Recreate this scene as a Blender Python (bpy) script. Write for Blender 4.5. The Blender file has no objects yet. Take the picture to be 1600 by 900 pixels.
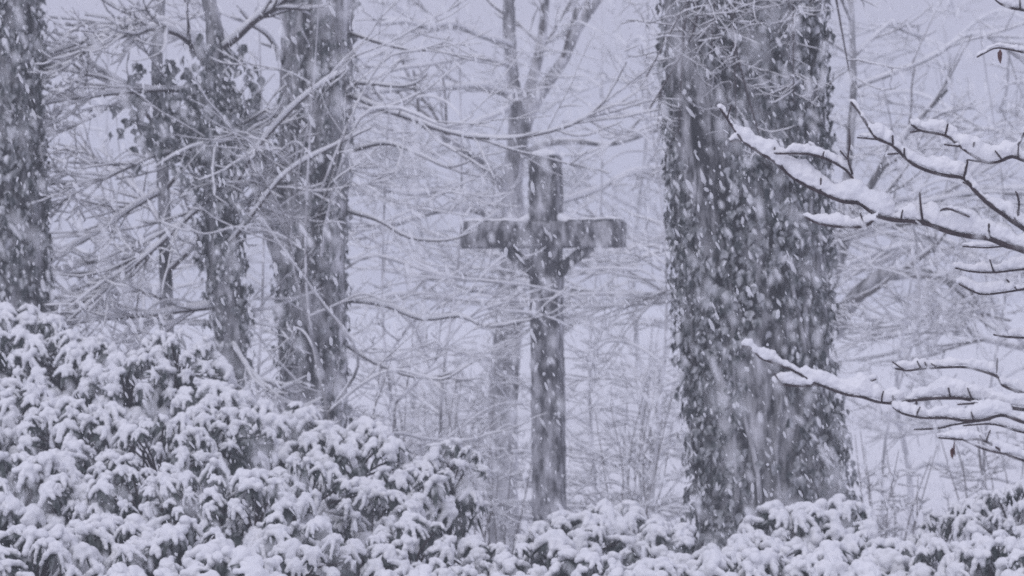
import bpy, math, random
import numpy as np
from mathutils import Matrix, Vector

random.seed(7)
RNG = np.random.default_rng(7)
SC = bpy.context.scene
COL = SC.collection
R = math.radians

# ------------------------------------------------------------------ camera
CAM_H = 3.2                      # camera height above the snow, an upper window
K = 36.0 / 150.0 / 1600.0        # metres per photo pixel and metre of distance
cd = bpy.data.cameras.new('camera')
cd.lens = 150.0; cd.sensor_width = 36.0
cd.clip_start = 0.3; cd.clip_end = 2000.0
cd.dof.use_dof = True; cd.dof.focus_distance = 14.5; cd.dof.aperture_fstop = 10.5
cam = bpy.data.objects.new('camera', cd); COL.objects.link(cam)
cam.location = (0, 0, CAM_H); cam.rotation_euler = (R(90), 0, 0)
SC.camera = cam

# ------------------------------------------------------------------ sky, sun, exposure
SUN_EL, SUN_AZ = R(48), R(-25)
w = bpy.data.worlds.new('World'); SC.world = w; w.use_nodes = True
nt = w.node_tree; nt.nodes.clear()
sky = nt.nodes.new('ShaderNodeTexSky'); sky.sky_type = 'NISHITA'; sky.sun_disc = False
sky.sun_elevation = SUN_EL; sky.sun_rotation = SUN_AZ; sky.dust_density = 6.0
mixw = nt.nodes.new('ShaderNodeMix'); mixw.data_type = 'RGBA'
mixw.inputs[0].default_value = 0.94        # closed snow cloud: hardly any blue sky gets through
mixw.inputs[7].default_value = (4.72, 4.70, 6.1, 1)
bg = nt.nodes.new('ShaderNodeBackground'); bg.inputs[1].default_value = 0.1
wo = nt.nodes.new('ShaderNodeOutputWorld')
nt.links.new(sky.outputs[0], mixw.inputs[6]); nt.links.new(mixw.outputs[2], bg.inputs[0])
nt.links.new(bg.outputs[0], wo.inputs[0])

sl = bpy.data.lights.new('sun', 'SUN'); sl.energy = 1.15; sl.angle = R(60); sl.color = (0.95, 0.95, 1.0)
sun = bpy.data.objects.new('sun', sl); COL.objects.link(sun)
sdir = Vector((math.sin(SUN_AZ) * math.cos(SUN_EL), -math.cos(SUN_AZ) * math.cos(SUN_EL), math.sin(SUN_EL)))
sun.rotation_euler = sdir.to_track_quat('Z', 'Y').to_euler()

SC.view_settings.view_transform = 'Standard'
SC.view_settings.look = 'None'
SC.view_settings.exposure = 0.0
SC.view_settings.gamma = 1.0
SC.view_settings.use_curve_mapping = False
SC.render.engine = 'CYCLES'
SC.cycles.max_bounces = 4; SC.cycles.diffuse_bounces = 2; SC.cycles.glossy_bounces = 1
SC.cycles.transmission_bounces = 1; SC.cycles.volume_bounces = 1
SC.cycles.use_denoising = False            # leaves a little grain, as in the photograph
SC.cycles.transparent_max_bounces = 6

# ------------------------------------------------------------------ helpers
def P(px, py, Y):
    """the place a photo pixel shows, at a distance of Y metres"""
    return np.array([(px - 800.0) * K * Y, Y, CAM_H - (py - 450.0) * K * Y])

def nrm(a):
    return a / np.maximum(np.linalg.norm(a, axis=-1, keepdims=True), 1e-9)

def link(o, parent=None):
    COL.objects.link(o)
    if parent is not None:
        o.parent = parent
    return o

def mesh_data(name, V, F, mats=(), smooth=True, midx=None):
    """V (n,3); F list of (m,3) or (m,4) index arrays"""
    me = bpy.data.meshes.new(name)
    V = np.asarray(V, np.float32)
    F = [np.asarray(f, np.int32) for f in F if len(f)]
    nl = sum(f.size for f in F); nf = sum(len(f) for f in F)
    me.vertices.add(len(V)); me.vertices.foreach_set('co', V.ravel())
    me.loops.add(nl); me.polygons.add(nf)
    loops = np.concatenate([f.ravel() for f in F])
    tot = np.concatenate([np.full(len(f), f.shape[1], np.int32) for f in F])
    start = np.concatenate([[0], np.cumsum(tot)[:-1]]).astype(np.int32)
    me.loops.foreach_set('vertex_index', loops)
    me.polygons.foreach_set('loop_start', start)
    me.polygons.foreach_set('loop_total', tot)
    if midx is not None:
        me.polygons.foreach_set('material_index', np.asarray(midx, np.int32))
    me.polygons.foreach_set('use_smooth', np.full(nf, smooth, bool))
    for m in mats:
        me.materials.append(m)
    me.update(calc_edges=True)
    return me

def obj(name, me, parent=None):
    return link(bpy.data.objects.new(name, me), parent)

def empty(name, loc):
    o = bpy.data.objects.new(name, None); o.empty_display_size = 0.2
    o.location = loc
    return link(o)

def tag(o, label=None, cat=None, group=None, kind=None):
    if label: o['label'] = label
    if cat: o['category'] = cat
    if group: o['group'] = group
    if kind: o['kind'] = kind
    return o

def keep(o, parent):
    """parent o but leave its world-space mesh where it is"""
    o.parent = parent
    o.matrix_parent_inverse = Matrix.Translation(-Vector(parent.location))
    return o

def resample(pts, n):
    """smooth Catmull-Rom through the traced points, n samples"""
    p = np.asarray(pts, float)
    if len(p) == 2:
        t = np.linspace(0, 1, n)[:, None]
        return p[0] * (1 - t) + p[1] * t
    e = np.vstack([2 * p[0] - p[1], p, 2 * p[-1] - p[-2]])
    seg = np.linalg.norm(np.diff(p, axis=0), axis=1); s = np.concatenate([[0], np.cumsum(seg)])
    u = np.linspace(0, s[-1], n)
    i = np.clip(np.searchsorted(s, u, side='right') - 1, 0, len(p) - 2)
    t = ((u - s[i]) / np.maximum(seg[i], 1e-9))[:, None]
    a, b, c, d = e[i], e[i + 1], e[i + 2], e[i + 3]
    return 0.5 * (2 * b + (c - a) * t + (2 * a - 5 * b + 4 * c - d) * t ** 2 + (3 * b - a - 3 * c + d) * t ** 3)

def tubes(pts, rad, sides, flat=1.0, phase=0.0):
    """pts (M,N,3), rad (M,N) -> verts, quads"""
    M, N, _ = pts.shape
    T = np.gradient(pts, axis=1); T = nrm(T)
    mean = nrm(T.mean(axis=1))
    ref = np.where(np.abs(mean[:, 2:3]) > 0.8, np.array([[1.0, 0.2, 0]]), np.array([[0, 0, 1.0]]))[:, None, :]
    U = nrm(np.cross(T, np.broadcast_to(ref, T.shape))); W = np.cross(U, T)
    a = np.linspace(0, 2 * math.pi, sides, endpoint=False) + phase
    ring = (U[:, :, None, :] * np.cos(a)[None, None, :, None] + flat * W[:, :, None, :] * np.sin(a)[None, None, :, None])
    V = pts[:, :, None, :] + ring * rad[:, :, None, None]
    idx = np.arange(M * N * sides).reshape(M, N, sides)
    nx = np.roll(idx, -1, axis=2)
    F = np.stack([idx[:, :-1], nx[:, :-1], nx[:, 1:], idx[:, 1:]], axis=-1).reshape(-1, 4)
    return V.reshape(-1, 3), F

def join(parts):
    Vs, Fs, off = [], [], 0
    for V, F in parts:
        Vs.append(V); Fs.append(np.asarray(F) + off); off += len(V)
    return np.vstack(Vs), Fs

def snow_on(pts, rad, s0, rng, cover=1.0):
    """the ridge of snow lying along the top of every twig; steep wood keeps little"""
    M, N, _ = pts.shape
    T = nrm(np.gradient(pts, axis=1))
    hz = np.sqrt(np.clip(1 - T[..., 2] ** 2, 0, 1))
    n1 = rng.uniform(0.55, 1.35, (M, 1)) * rng.uniform(0.8, 1.2, (M, N))
    s = s0 * np.clip((hz - 0.25) / 0.6, 0.0, 1) * n1 * np.clip(rad / 0.006, 0.75, 2.2) ** 0.5
    if cover < 1:
        s = s * (rng.random((M, N)) < cover)
    s[:, 0] *= 0.5; s[:, -1] *= 0.35
    C = pts.copy(); C[..., 2] += rad * 0.55 + s * 0.75
    return C, np.maximum(s, 0.0004)

def grow(pts, rad, n, ratio, rng, N=6, ang=(30, 65), t0=0.15, gravity=0.0, lift=0.0, wob=0.18, rr=0.55, rmin=0.0025, flat=0.6, lmin=0.1, lmax=9.0):
    """n twigs sprouting from the branches given"""
    M, NP, _ = pts.shape
    seg = np.linalg.norm(np.diff(pts, axis=1), axis=2); L = seg.sum(axis=1)
    pi = rng.choice(M, size=n, p=L / L.sum())
    t = t0 + (1 - t0) * rng.random(n) ** 0.8
    f = t * (NP - 1); i = np.minimum(f.astype(int), NP - 2); fr = (f - i)[:, None]
    base = pts[pi, i] * (1 - fr) + pts[pi, i + 1] * fr
    r0 = (rad[pi, i] * (1 - fr[:, 0]) + rad[pi, i + 1] * fr[:, 0])
    tan = nrm(pts[pi, i + 1] - pts[pi, i])
    ax = rng.normal(size=(n, 3)); ax[:, 2] *= 1.0
    side = np.cross(tan, ax); side[:, 2] *= flat; side = nrm(side)
    th = np.radians(rng.uniform(ang[0], ang[1], n))[:, None]
    d = nrm(tan * np.cos(th) + side * np.sin(th))
    Lc = np.clip(L[pi] * ratio * rng.uniform(0.5, 1.25, n) * (1.1 - 0.6 * t), lmin, lmax)
    out = np.zeros((n, N, 3)); out[:, 0] = base
    step = (Lc / (N - 1))[:, None]
    for k in range(1, N):
        out[:, k] = out[:, k - 1] + d * step
        u = k / (N - 1.0)
        d = d + rng.normal(size=(n, 3)) * wob
        d[:, 2] += -gravity * (1 - u) + lift * u
        d = nrm(d)
    rs = np.maximum(np.minimum(r0 * rr, r0) * rng.uniform(0.7, 1.0, n), rmin)
    rad2 = np.maximum(rs[:, None] * np.linspace(1, 0.45, N)[None, :], rmin * 0.6)
    return out, rad2

ICO = None
def ico_sphere():
    global ICO
    if ICO is None:
        import bmesh
        bm = bmesh.new(); bmesh.ops.create_icosphere(bm, subdivisions=2, radius=1.0)
        ICO = (np.array([v.co[:] for v in bm.verts]), np.array([[v.index for v in f.verts] for f in bm.faces]))
        bm.free()
    return ICO

def blend(name, centers, radii, voxel, mats, smooth=3, lump=0.0, lump_size=0.05):
    """soft snow: ellipsoids melted into one skin"""
    V0, F0 = ico_sphere()
    C = np.asarray(centers); Rr = np.asarray(radii)
    V = (V0[None] * Rr[:, None, :] + C[:, None, :]).reshape(-1, 3)
    F = (F0[None] + (np.arange(len(C)) * len(V0))[:, None, None]).reshape(-1, 3)
    me = mesh_data('blend_source', V, [F])
    o = bpy.data.objects.new('blend_source', me); COL.objects.link(o)
    m = o.modifiers.new('r', 'REMESH'); m.mode = 'VOXEL'; m.voxel_size = voxel
    if smooth:
        m = o.modifiers.new('s', 'SMOOTH'); m.factor = 0.5; m.iterations = smooth
    if lump:
        tx = bpy.data.textures.new('lump', 'CLOUDS'); tx.noise_scale = lump_size; tx.noise_depth = 2
        m = o.modifiers.new('d', 'DISPLACE'); m.texture = tx; m.strength = lump; m.mid_level = 0.5
        m.texture_coords = 'GLOBAL'
    dg = bpy.context.evaluated_depsgraph_get()
    res = bpy.data.meshes.new_from_object(o.evaluated_get(dg)); res.name = name
    res.materials.clear()
    for mm in mats: res.materials.append(mm)
    res.polygons.foreach_set('use_smooth', np.ones(len(res.polygons), bool))
    bpy.data.objects.remove(o); bpy.data.meshes.remove(me)
    return res

# ------------------------------------------------------------------ materials
def material(name, rough=0.8):
    m = bpy.data.materials.new(name); m.use_nodes = True
    b = m.node_tree.nodes['Principled BSDF']; b.inputs['Roughness'].default_value = rough
    return m, m.node_tree, b

def ramp(nt, fac, stops):
    r = nt.nodes.new('ShaderNodeValToRGB')
    while len(r.color_ramp.elements) < len(stops): r.color_ramp.elements.new(0.5)
    for e, (p, c) in zip(r.color_ramp.elements, stops):
        e.position = p; e.color = (*c, 1)
    nt.links.new(fac, r.inputs[0]); return r

def noise(nt, scale, detail=4, coord='Object', stretch=(1, 1, 1), rough=0.6):
    tc = nt.nodes.new('ShaderNodeTexCoord'); mp = nt.nodes.new('ShaderNodeMapping')
    mp.inputs['Scale'].default_value = stretch
    n = nt.nodes.new('ShaderNodeTexNoise'); n.inputs['Scale'].default_value = scale
    n.inputs['Detail'].default_value = detail; n.inputs['Roughness'].default_value = rough
    nt.links.new(tc.outputs[coord], mp.inputs[0]); nt.links.new(mp.outputs[0], n.inputs['Vector'])
    return n

def bump(nt, b, h, strength, dist):
    bp = nt.nodes.new('ShaderNodeBump'); bp.inputs['Strength'].default_value = strength
    bp.inputs['Distance'].default_value = dist
    nt.links.new(h, bp.inputs['Height']); nt.links.new(bp.outputs[0], b.inputs['Normal'])

def snow_mat():
    m, t, b = material('fresh_snow', 0.75)
    n = noise(t, 9.0, 5)
    r = ramp(t, n.outputs[0], [(0.3, (0.80, 0.81, 0.85)), (0.7, (0.88, 0.88, 0.90))])
    t.links.new(r.outputs[0], b.inputs['Base Color'])
    b.inputs['Specular IOR Level'].default_value = 0.2
    n2 = noise(t, 70.0, 4); bump(t, b, n2.outputs[0], 0.5, 0.01)
    return m

def bark_mat(name, lo, hi, plaster, scale=7.0, edge=0.06, stretch=(1, 1, 0.28)):
    """furrowed bark with wind-driven snow stuck to it in upright dabs"""
    m, t, b = material(name, 0.9)
    n = noise(t, scale * 3, 6, stretch=(1, 1, 0.22), rough=0.7)
    r = ramp(t, n.outputs[0], [(0.32, lo), (0.68, hi)])
    n2 = noise(t, scale, 5, stretch=stretch, rough=0.62)
    n3 = noise(t, scale * 0.22, 3)
    add = t.nodes.new('ShaderNodeMath'); add.operation = 'MULTIPLY_ADD'
    t.links.new(n3.outputs[0], add.inputs[0]); add.inputs[1].default_value = 0.45
    t.links.new(n2.outputs[0], add.inputs[2])
    mk = ramp(t, add.outputs[0], [(plaster - edge, (0, 0, 0)), (plaster + edge, (1, 1, 1))])
    mx = t.nodes.new('ShaderNodeMix'); mx.data_type = 'RGBA'
    t.links.new(mk.outputs[0], mx.inputs[0]); t.links.new(r.outputs[0], mx.inputs[6])
    mx.inputs[7].default_value = (0.80, 0.80, 0.84, 1)
    t.links.new(mx.outputs[2], b.inputs['Base Color'])
    ad = t.nodes.new('ShaderNodeMath'); ad.operation = 'ADD'
    t.links.new(n.outputs[0], ad.inputs[0]); t.links.new(mk.outputs[0], ad.inputs[1])
    bump(t, b, ad.outputs[0], 0.9, 0.02)
    return m

def plain_mat(name, lo, hi, scale, rough=0.7, bumps=0.3):
    m, t, b = material(name, rough)
    n = noise(t, scale, 4); r = ramp(t, n.outputs[0], [(0.3, lo), (0.7, hi)])
    t.links.new(r.outputs[0], b.inputs['Base Color'])
    if bumps: bump(t, b, n.outputs[0], bumps, 0.01)
    return m

SNOW = snow_mat()
BARK_GREY = bark_mat('snow_streaked_bark', (0.02, 0.02, 0.025), (0.09, 0.088, 0.098), 0.76, 10.0, 0.15)
BARK = bark_mat('dark_bark', (0.012, 0.012, 0.016), (0.065, 0.065, 0.074), 0.80, 9.0, 0.15)
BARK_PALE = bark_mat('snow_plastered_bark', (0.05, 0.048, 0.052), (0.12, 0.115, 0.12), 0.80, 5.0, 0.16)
BARK_FAR = bark_mat('snowy_haze_paled_bark', (0.06, 0.058, 0.064), (0.13, 0.125, 0.135), 0.70, 5.0, 0.16)  # snow plaster laid on heavier, painting the fade of haze into the bark
BARK_MID = bark_mat('snowy_haze_grey_bark', (0.05, 0.048, 0.054), (0.12, 0.115, 0.125), 0.775, 5.0, 0.17)  # stuck snow plus the haze's paleness, put into the bark colour
TIMBER = bark_mat('weathered_timber', (0.020, 0.020, 0.026), (0.080, 0.077, 0.088), 0.84, 14.0, 0.20, (1, 1, 0.32))
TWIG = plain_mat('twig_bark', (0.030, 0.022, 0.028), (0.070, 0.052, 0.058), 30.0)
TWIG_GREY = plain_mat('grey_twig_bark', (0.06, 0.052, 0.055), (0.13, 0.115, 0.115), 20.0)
def dusted_leaf(name, lo, hi, at, edge):
    m, t, b = material(name, 0.55)
    n = noise(t, 14.0, 4); r = ramp(t, n.outputs[0], [(0.3, lo), (0.7, hi)])
    g = t.nodes.new('ShaderNodeNewGeometry')
    n2 = t.nodes.new('ShaderNodeTexNoise'); n2.inputs['Scale'].default_value = 17.0; n2.inputs['Detail'].default_value = 4
    mp = t.nodes.new('ShaderNodeMapping'); mp.inputs['Scale'].default_value = (1.2, 1.2, 0.45); mp.inputs['Rotation'].default_value = (0, 0.2, 0)
    t.links.new(g.outputs['Position'], mp.inputs[0]); t.links.new(mp.outputs[0], n2.inputs['Vector'])
    mk = ramp(t, n2.outputs[0], [(at - edge, (0, 0, 0)), (at + edge, (.85, .85, .85))])
    mx = t.nodes.new('ShaderNodeMix'); mx.data_type = 'RGBA'
    t.links.new(mk.outputs[0], mx.inputs[0]); t.links.new(r.outputs[0], mx.inputs[6]); mx.inputs[7].default_value = (.8, .81, .85, 1)
    t.links.new(mx.outputs[2], b.inputs['Base Color'])
    return m
IVY = dusted_leaf('ivy_leaf', (0.008, 0.013, 0.016), (0.030, 0.042, 0.046), 0.56, 0.17)
LEAF = dusted_leaf('evergreen_leaf', (0.012, 0.019, 0.020), (0.034, 0.050, 0.046), 0.66, 0.17)
DEAD = plain_mat('dead_leaf', (0.08, 0.042, 0.045), (0.14, 0.07, 0.065), 40.0, 0.7)

# ------------------------------------------------------------------ ground
def ground():
    xs = np.concatenate([-np.geomspace(300, 16, 24), np.linspace(-15, 15, 76), np.geomspace(16, 300, 24)])
    ys = np.concatenate([np.linspace(-40, 6, 14), np.linspace(7, 70, 150), np.geomspace(71, 300, 60)])
    X, Y = np.meshgrid(xs, ys)
    Z = 0.10 * np.sin(X * 0.31 + 1.2) * np.cos(Y * 0.17) + 0.05 * np.sin(X * 0.9 + Y * 0.6) + 0.03 * np.sin(X * 2.1 - Y * 1.3)
    Z += 0.012 * np.clip(Y - 60, 0, 400) ** 1.0 * (0.6 + 0.4 * np.sin(X * 0.01))
    V = np.stack([X, Y, Z], -1).reshape(-1, 3)
    n, mcol = X.shape
    i = np.arange(n * mcol).reshape(n, mcol)
    F = np.stack([i[:-1, :-1], i[:-1, 1:], i[1:, 1:], i[1:, :-1]], -1).reshape(-1, 4)
    g = obj('ground', mesh_data('ground', V, [F], [SNOW]))
    tag(g, kind='structure')
ground()

# ------------------------------------------------------------------ trunks and ivy
def trunk_path(edges, Y, top_z=10.0, flare=1.25):
    """edges: (py, left px, right px) down the trunk -> centre line and radius from the ground up"""
    e = sorted(edges, key=lambda q: -q[0])
    c = [P((a + b) / 2, py, Y) for py, a, b in e]; r = [(b - a) * 0.5 * K * Y for py, a, b in e]
    d0 = (c[0] - c[-1]) / max(c[-1][2] - c[0][2], .1)
    base = c[0] + d0 * max(c[0][2], 0) * 0.4; base[2] = -0.25
    pts, rad = [base], [r[0] * flare]
    if c[0][2] > 0.6:
        q = (c[0] + base) / 2; pts.append(q); rad.append(r[0] * (1 + (flare - 1) * .3))
    pts += c; rad += r
    dt = (c[-1] - c[-2]); dt = dt / max(dt[2], 1e-3)
    h = top_z - c[-1][2]
    pts += [c[-1] + dt * h * .5, c[-1] + dt * h]; rad += [r[-1] * .9, r[-1] * .72]
    return np.array(pts), np.array(rad)

def trunk_mesh(pts, rad, sides=40, n=150, rough=0.05, rng=RNG):
    p = resample(pts, n)
    s = np.concatenate([[0], np.cumsum(np.linalg.norm(np.diff(pts, axis=0), axis=1))])
    u = np.concatenate([[0], np.cumsum(np.linalg.norm(np.diff(p, axis=0), axis=1))])
    r = np.interp(u / u[-1], s / s[-1], rad)
    V, F = tubes(p[None], r[None], sides)
    ring = V.reshape(n, sides, 3)
    a = np.linspace(0, 2 * np.pi, sides, endpoint=False)
    ph = rng.uniform(0, 6, 8)
    disp = sum(rough * w_ * np.sin(k * a[None, :] + ph[j] + f * u[:, None]) for j, (k, f, w_) in enumerate([(2, .7, .8), (3, 1.1, .7), (5, 2.3, .45), (7, -1.7, .35), (11, 3.1, .3), (13, -4.0, .25)]))
    disp = disp + rng.normal(size=disp.shape) * rough * 0.25
    ring = p[:, None, :] + (ring - p[:, None, :]) * (1 + disp[..., None])
    cap = np.arange((n - 1) * sides, n * sides)
    Vt = np.vstack([ring.reshape(-1, 3), p[-1:]])
    tri = np.stack([cap, np.roll(cap, -1), np.full(sides, n * sides)], -1)
    return Vt, [F, tri], p, r

def ivy_leaf_variant(rng, snow=True):
    """one hanging ivy leaf: lobed blade folded along its midrib, snow caught on the upper face. Local: x across, z up, -y out of the trunk"""
    w_ = rng.uniform(0.75, 1.1); l = 1.0
    out = np.array([[0, 0, .5], [-.34 * w_, -.05, .38], [-.5 * w_, -.16, .12], [-.26 * w_, -.16, -.12], [0, -.30, -.62], [.26 * w_, -.16, -.12], [.5 * w_, -.16, .12], [.34 * w_, -.05, .38], [0, -.10, .12], [0, -.18, -.2]]) * l
    out += rng.normal(size=out.shape) * .035
    F = [[0, 1, 8], [1, 2, 8], [2, 3, 8], [3, 9, 8], [3, 4, 9], [4, 5, 9], [5, 6, 8], [5, 8, 9], [6, 7, 8], [7, 0, 8]]
    V = out; mi = [0] * len(F)
    if snow:
        h = rng.uniform(.35, 1.0); cx = rng.uniform(-.2, .2)
        zc = rng.uniform(-.05, .28); wx = rng.uniform(.07, .17)
        k = 7; rows = []
        for j, (zz, sc) in enumerate([(-1, .25), (-.45, .95), (.35, 1.0), (1, .35)]):
            a = np.linspace(0, 2 * np.pi, k, endpoint=False)
            rows.append(np.stack([cx + wx * sc * np.cos(a), -.17 - .05 * (1 - zz) + .08 * sc * np.sin(a) - .06, zc + h * .5 * zz + 0 * a], -1))
        S = np.vstack(rows) + rng.normal(size=(4 * k, 3)) * .025
        o = len(V); V = np.vstack([V, S])
        for j in range(3):
            for i in range(k):
                a0 = o + j * k + i; a1 = o + j * k + (i + 1) % k
                F += [[a0, a1, a1 + k], [a0, a1 + k, a0 + k]]
        for i in range(1, k - 1):
            F += [[o + 3 * k, o + 3 * k + i, o + 3 * k + i + 1], [o, o + i + 1, o + i]]
        mi += [1] * (len(F) - len(mi))
    return V, np.array(F), np.array(mi)

def flake_mat():
    m, t, b = material('loose_snowflake', 0.8)
    b.inputs['Base Color'].default_value = (.88, .89, .92, 1); b.inputs['Alpha'].default_value = 0.42   # fluffy clumps, half air
    return m
FLAKE = flake_mat()
IVY_VARS = [ivy_leaf_variant(RNG, i < 6) for i in range(10)]
IVY_MESH = [mesh_data('ivy_leaf', v, [f], [IVY, SNOW], False, m) for v, f, m in IVY_VARS]

def ivy(parent, path, rad, zlo, zhi, n, n_parts, size=(0.05, 0.085), out=0.06, snowy=0.6, bulge=None, rng=RNG):
    """leaves over the trunk; the largest facing the camera are parts, the rest one mass"""
    z = rng.uniform(zlo, zhi, n)
    cx = np.interp(z, path[:, 2], path[:, 0]); cy = np.interp(z, path[:, 2], path[:, 1]); rr = np.interp(z, path[:, 2], rad)
    a = rng.uniform(0, 2 * np.pi, n)
    depth = rng.random(n) ** 1.6 * out
    # patches: thin where bark shows through
    dens = 1.2 * np.sin(z * 2.1 + 2 * np.sin(a * 2)) + 1.1 * np.sin(a * 3 + z * 1.3) + rng.normal(size=n) * 0.6
    ok = dens > -0.6
    if bulge is not None:
        depth = depth + bulge(z, a) * rng.random(n)
    sz = size[0] + (size[1] * 1.25 - size[0]) * rng.beta(1.3, 2.2, n)
    nx, ny = np.cos(a), np.sin(a)
    pos = np.stack([cx + nx * (rr + depth), cy + ny * (rr + depth), z], -1)
    var = np.where(rng.random(n) < snowy, rng.integers(0, 6, n), rng.integers(6, 10, n))
    yaw = np.arctan2(ny, nx) + np.pi / 2 + rng.normal(size=n) * 0.5      # local -y looks outward
    tilt = rng.uniform(-0.25, 0.55, n); roll = rng.normal(size=n) * 0.35
    score = np.where(ok, sz * np.clip(-ny, 0, 1) + depth * .2, -1)
    pos, sz, var, yaw, tilt, roll, score = (q[ok] for q in (pos, sz, var, yaw, tilt, roll, score))
    order = np.argsort(-score)
    first = set(order[:n_parts].tolist())
    cz, szn = np.cos(yaw), np.sin(yaw); ct, st = np.cos(tilt), np.sin(tilt); cr, sr = np.cos(roll), np.sin(roll)
    mats = np.zeros((len(pos), 3, 3))
    for i in range(len(pos)):
        Rz = np.array([[cz[i], -szn[i], 0], [szn[i], cz[i], 0], [0, 0, 1]])
        Rx = np.array([[1, 0, 0], [0, ct[i], -st[i]], [0, st[i], ct[i]]])
        Ry = np.array([[cr[i], 0, sr[i]], [0, 1, 0], [-sr[i], 0, cr[i]]])
        mats[i] = Rz @ Rx @ Ry * sz[i]
    VS, FS, MS, off = [], [], [], 0
    for k, (v, f, m) in enumerate(IVY_VARS):
        sel = np.array([i for i in range(len(pos)) if var[i] == k and i not in first], int)
        if not len(sel): continue
        W = np.einsum('nij,vj->nvi', mats[sel], v) + pos[sel][:, None, :]
        FF = f[None] + (np.arange(len(sel)) * len(v))[:, None, None] + off
        VS.append(W.reshape(-1, 3)); FS.append(FF.reshape(-1, 3)); MS.append(np.tile(m, len(sel))); off += W.shape[0] * W.shape[1]
    if VS:
        o = obj('ivy', mesh_data('ivy', np.vstack(VS), [np.vstack(FS)], [IVY, SNOW], False, np.concatenate(MS)))
        keep(o, parent); o['kind'] = 'stuff'
    pl = Vector(parent.location)
    for i in first:
        o = bpy.data.objects.new('ivy_leaf', IVY_MESH[var[i]]); COL.objects.link(o); o.parent = parent
        M4 = Matrix([list(mats[i][0]) + [pos[i][0] - pl.x], list(mats[i][1]) + [pos[i][1] - pl.y], list(mats[i][2]) + [pos[i][2] - pl.z], [0, 0, 0, 1]])
        o.matrix_local = M4

def branches(parent, guides, levels, rng, snow=0.010, mat=TWIG, cover=1.0, sides=4, split=True, snow_sides=4, gn=18, limb_mat=None):
    """guides: list of (points, r0, r1). Grows twigs in levels. Adds parts branches and snow_cover"""
    gp = np.stack([resample(g[0], gn) for g in guides]); gr = np.stack([np.linspace(g[1], g[2], gn) for g in guides])
    sets = [(gp, gr)]
    sprout = [k for k, g in enumerate(guides) if len(g) < 4 or g[3]]
    cur = (gp[sprout], gr[sprout])
    for lv in levels:
        kw = dict(lv); n = kw.pop('n'); ratio = kw.pop('ratio')
        cur = grow(cur[0], cur[1], n, ratio, rng, **kw)
        sets.append(cur)
    wood, white = [], []
    for k, (p, r) in enumerate(sets):
        if k == 0:
            for q in range(len(p)):
                V, F = tubes(p[q:q + 1], r[q:q + 1], 8)
                keep(obj('limb', mesh_data('limb', V, [F], [limb_mat or mat])), parent)
        else:
            wood.append(tubes(p, r, sides if k == 1 else 3))
        c, s = snow_on(p, r, snow * (1.35 if k == 0 else 1.0 if k == 1 else 0.85), rng, cover)
        white.append(tubes(c, s, 5 if k == 0 else snow_sides if k == 1 else 3, 0.9, phase=math.pi / 2))
    V, F = join(wood); keep(obj('crown', mesh_data('crown', V, F, [mat])), parent)['kind'] = 'stuff'
    if snow > 0:
        V, F = join(white); keep(obj('snow_cover', mesh_data('snow_cover', V, F, [SNOW])), parent)['kind'] = 'stuff'

def tree_root(name, pts, label, cat, group=None):
    o = empty(name, (pts[0][0], pts[0][1], 0.0))
    return tag(o, label, cat, group)

IVYG = 'ivy-clad tree trunks'
# the great trunk beside the cross
Y5 = 30.0
p5, r5 = trunk_path([(0, 1046, 1282), (150, 1050, 1282), (300, 1056, 1284), (450, 1066, 1288), (600, 1074, 1296), (700, 1080, 1304), (800, 1086, 1310)], Y5, 10.5, 1.3)
t5 = tree_root('ivy_clad_tree', p5, 'massive ivy-covered dark tree trunk, the thickest, right of the wooden cross', 'tree', IVYG)
V, F, path, rad = trunk_mesh(p5, r5, 56, 220, 0.045)
keep(obj('trunk', mesh_data('trunk', V, F, [BARK])), t5)
ivy(t5, path, rad, 0.6, 6.0, 11500, 300, (0.040, 0.080), 0.085, 0.14, bulge=lambda z, a: 0.09 * np.clip((2.75 - z) / 1.0, 0, 1) * (np.cos(a) > -0.2))
rg = np.random.default_rng(50)
for k in range(9):                                        # old ivy stems climbing the bark
    a0 = -math.pi / 2 + rg.uniform(-1.1, 1.1); zz = np.linspace(.1, rg.uniform(4.6, 6.4), 40)
    aa = a0 + .18 * np.sin(zz * rg.uniform(.8, 1.8) + rg.uniform(0, 6)) + .05 * np.sin(zz * 5 + k)
    rr_ = np.interp(zz, path[:, 2], rad) + .012
    q = np.stack([np.interp(zz, path[:, 2], path[:, 0]) + rr_ * np.cos(aa), np.interp(zz, path[:, 2], path[:, 1]) + rr_ * np.sin(aa), zz], -1)
    V, F = tubes(q[None], np.linspace(rg.uniform(.022, .036), .008, 40)[None], 7)
    keep(obj('ivy_stem', mesh_data('ivy_stem', V, [F], [BARK])), t5)
# fine snow-laden twigs hanging before its upper part
rg = np.random.default_rng(51)
gd = []
for (sx, sy, ex, ey) in [(1120, -160, 1060, 210), (1180, -140, 1150, 190), (1230, -150, 1240, 160), (1090, -120, 1010, 120), (1290, -120, 1330, 130), (1200, -90, 1110, 90), (1140, -60, 1200, 260), (1060, -40, 1015, 170),]:
    a, b = P(sx, sy, 29.3), P(ex, ey, 28.8)
    gd.append(([a, (a + b) / 2 + np.array([rg.normal() * .12, -.1, .12]), b], 0.012, 0.004))
branches(t5, gd, [dict(n=85, ratio=.45, ang=(30, 80), gravity=.05, lift=.12, flat=.9, rmin=.003), dict(n=560, ratio=.5, ang=(30, 80), N=5, rmin=.0018, lmin=.05, flat=.9)], rg, 0.0065)

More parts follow.
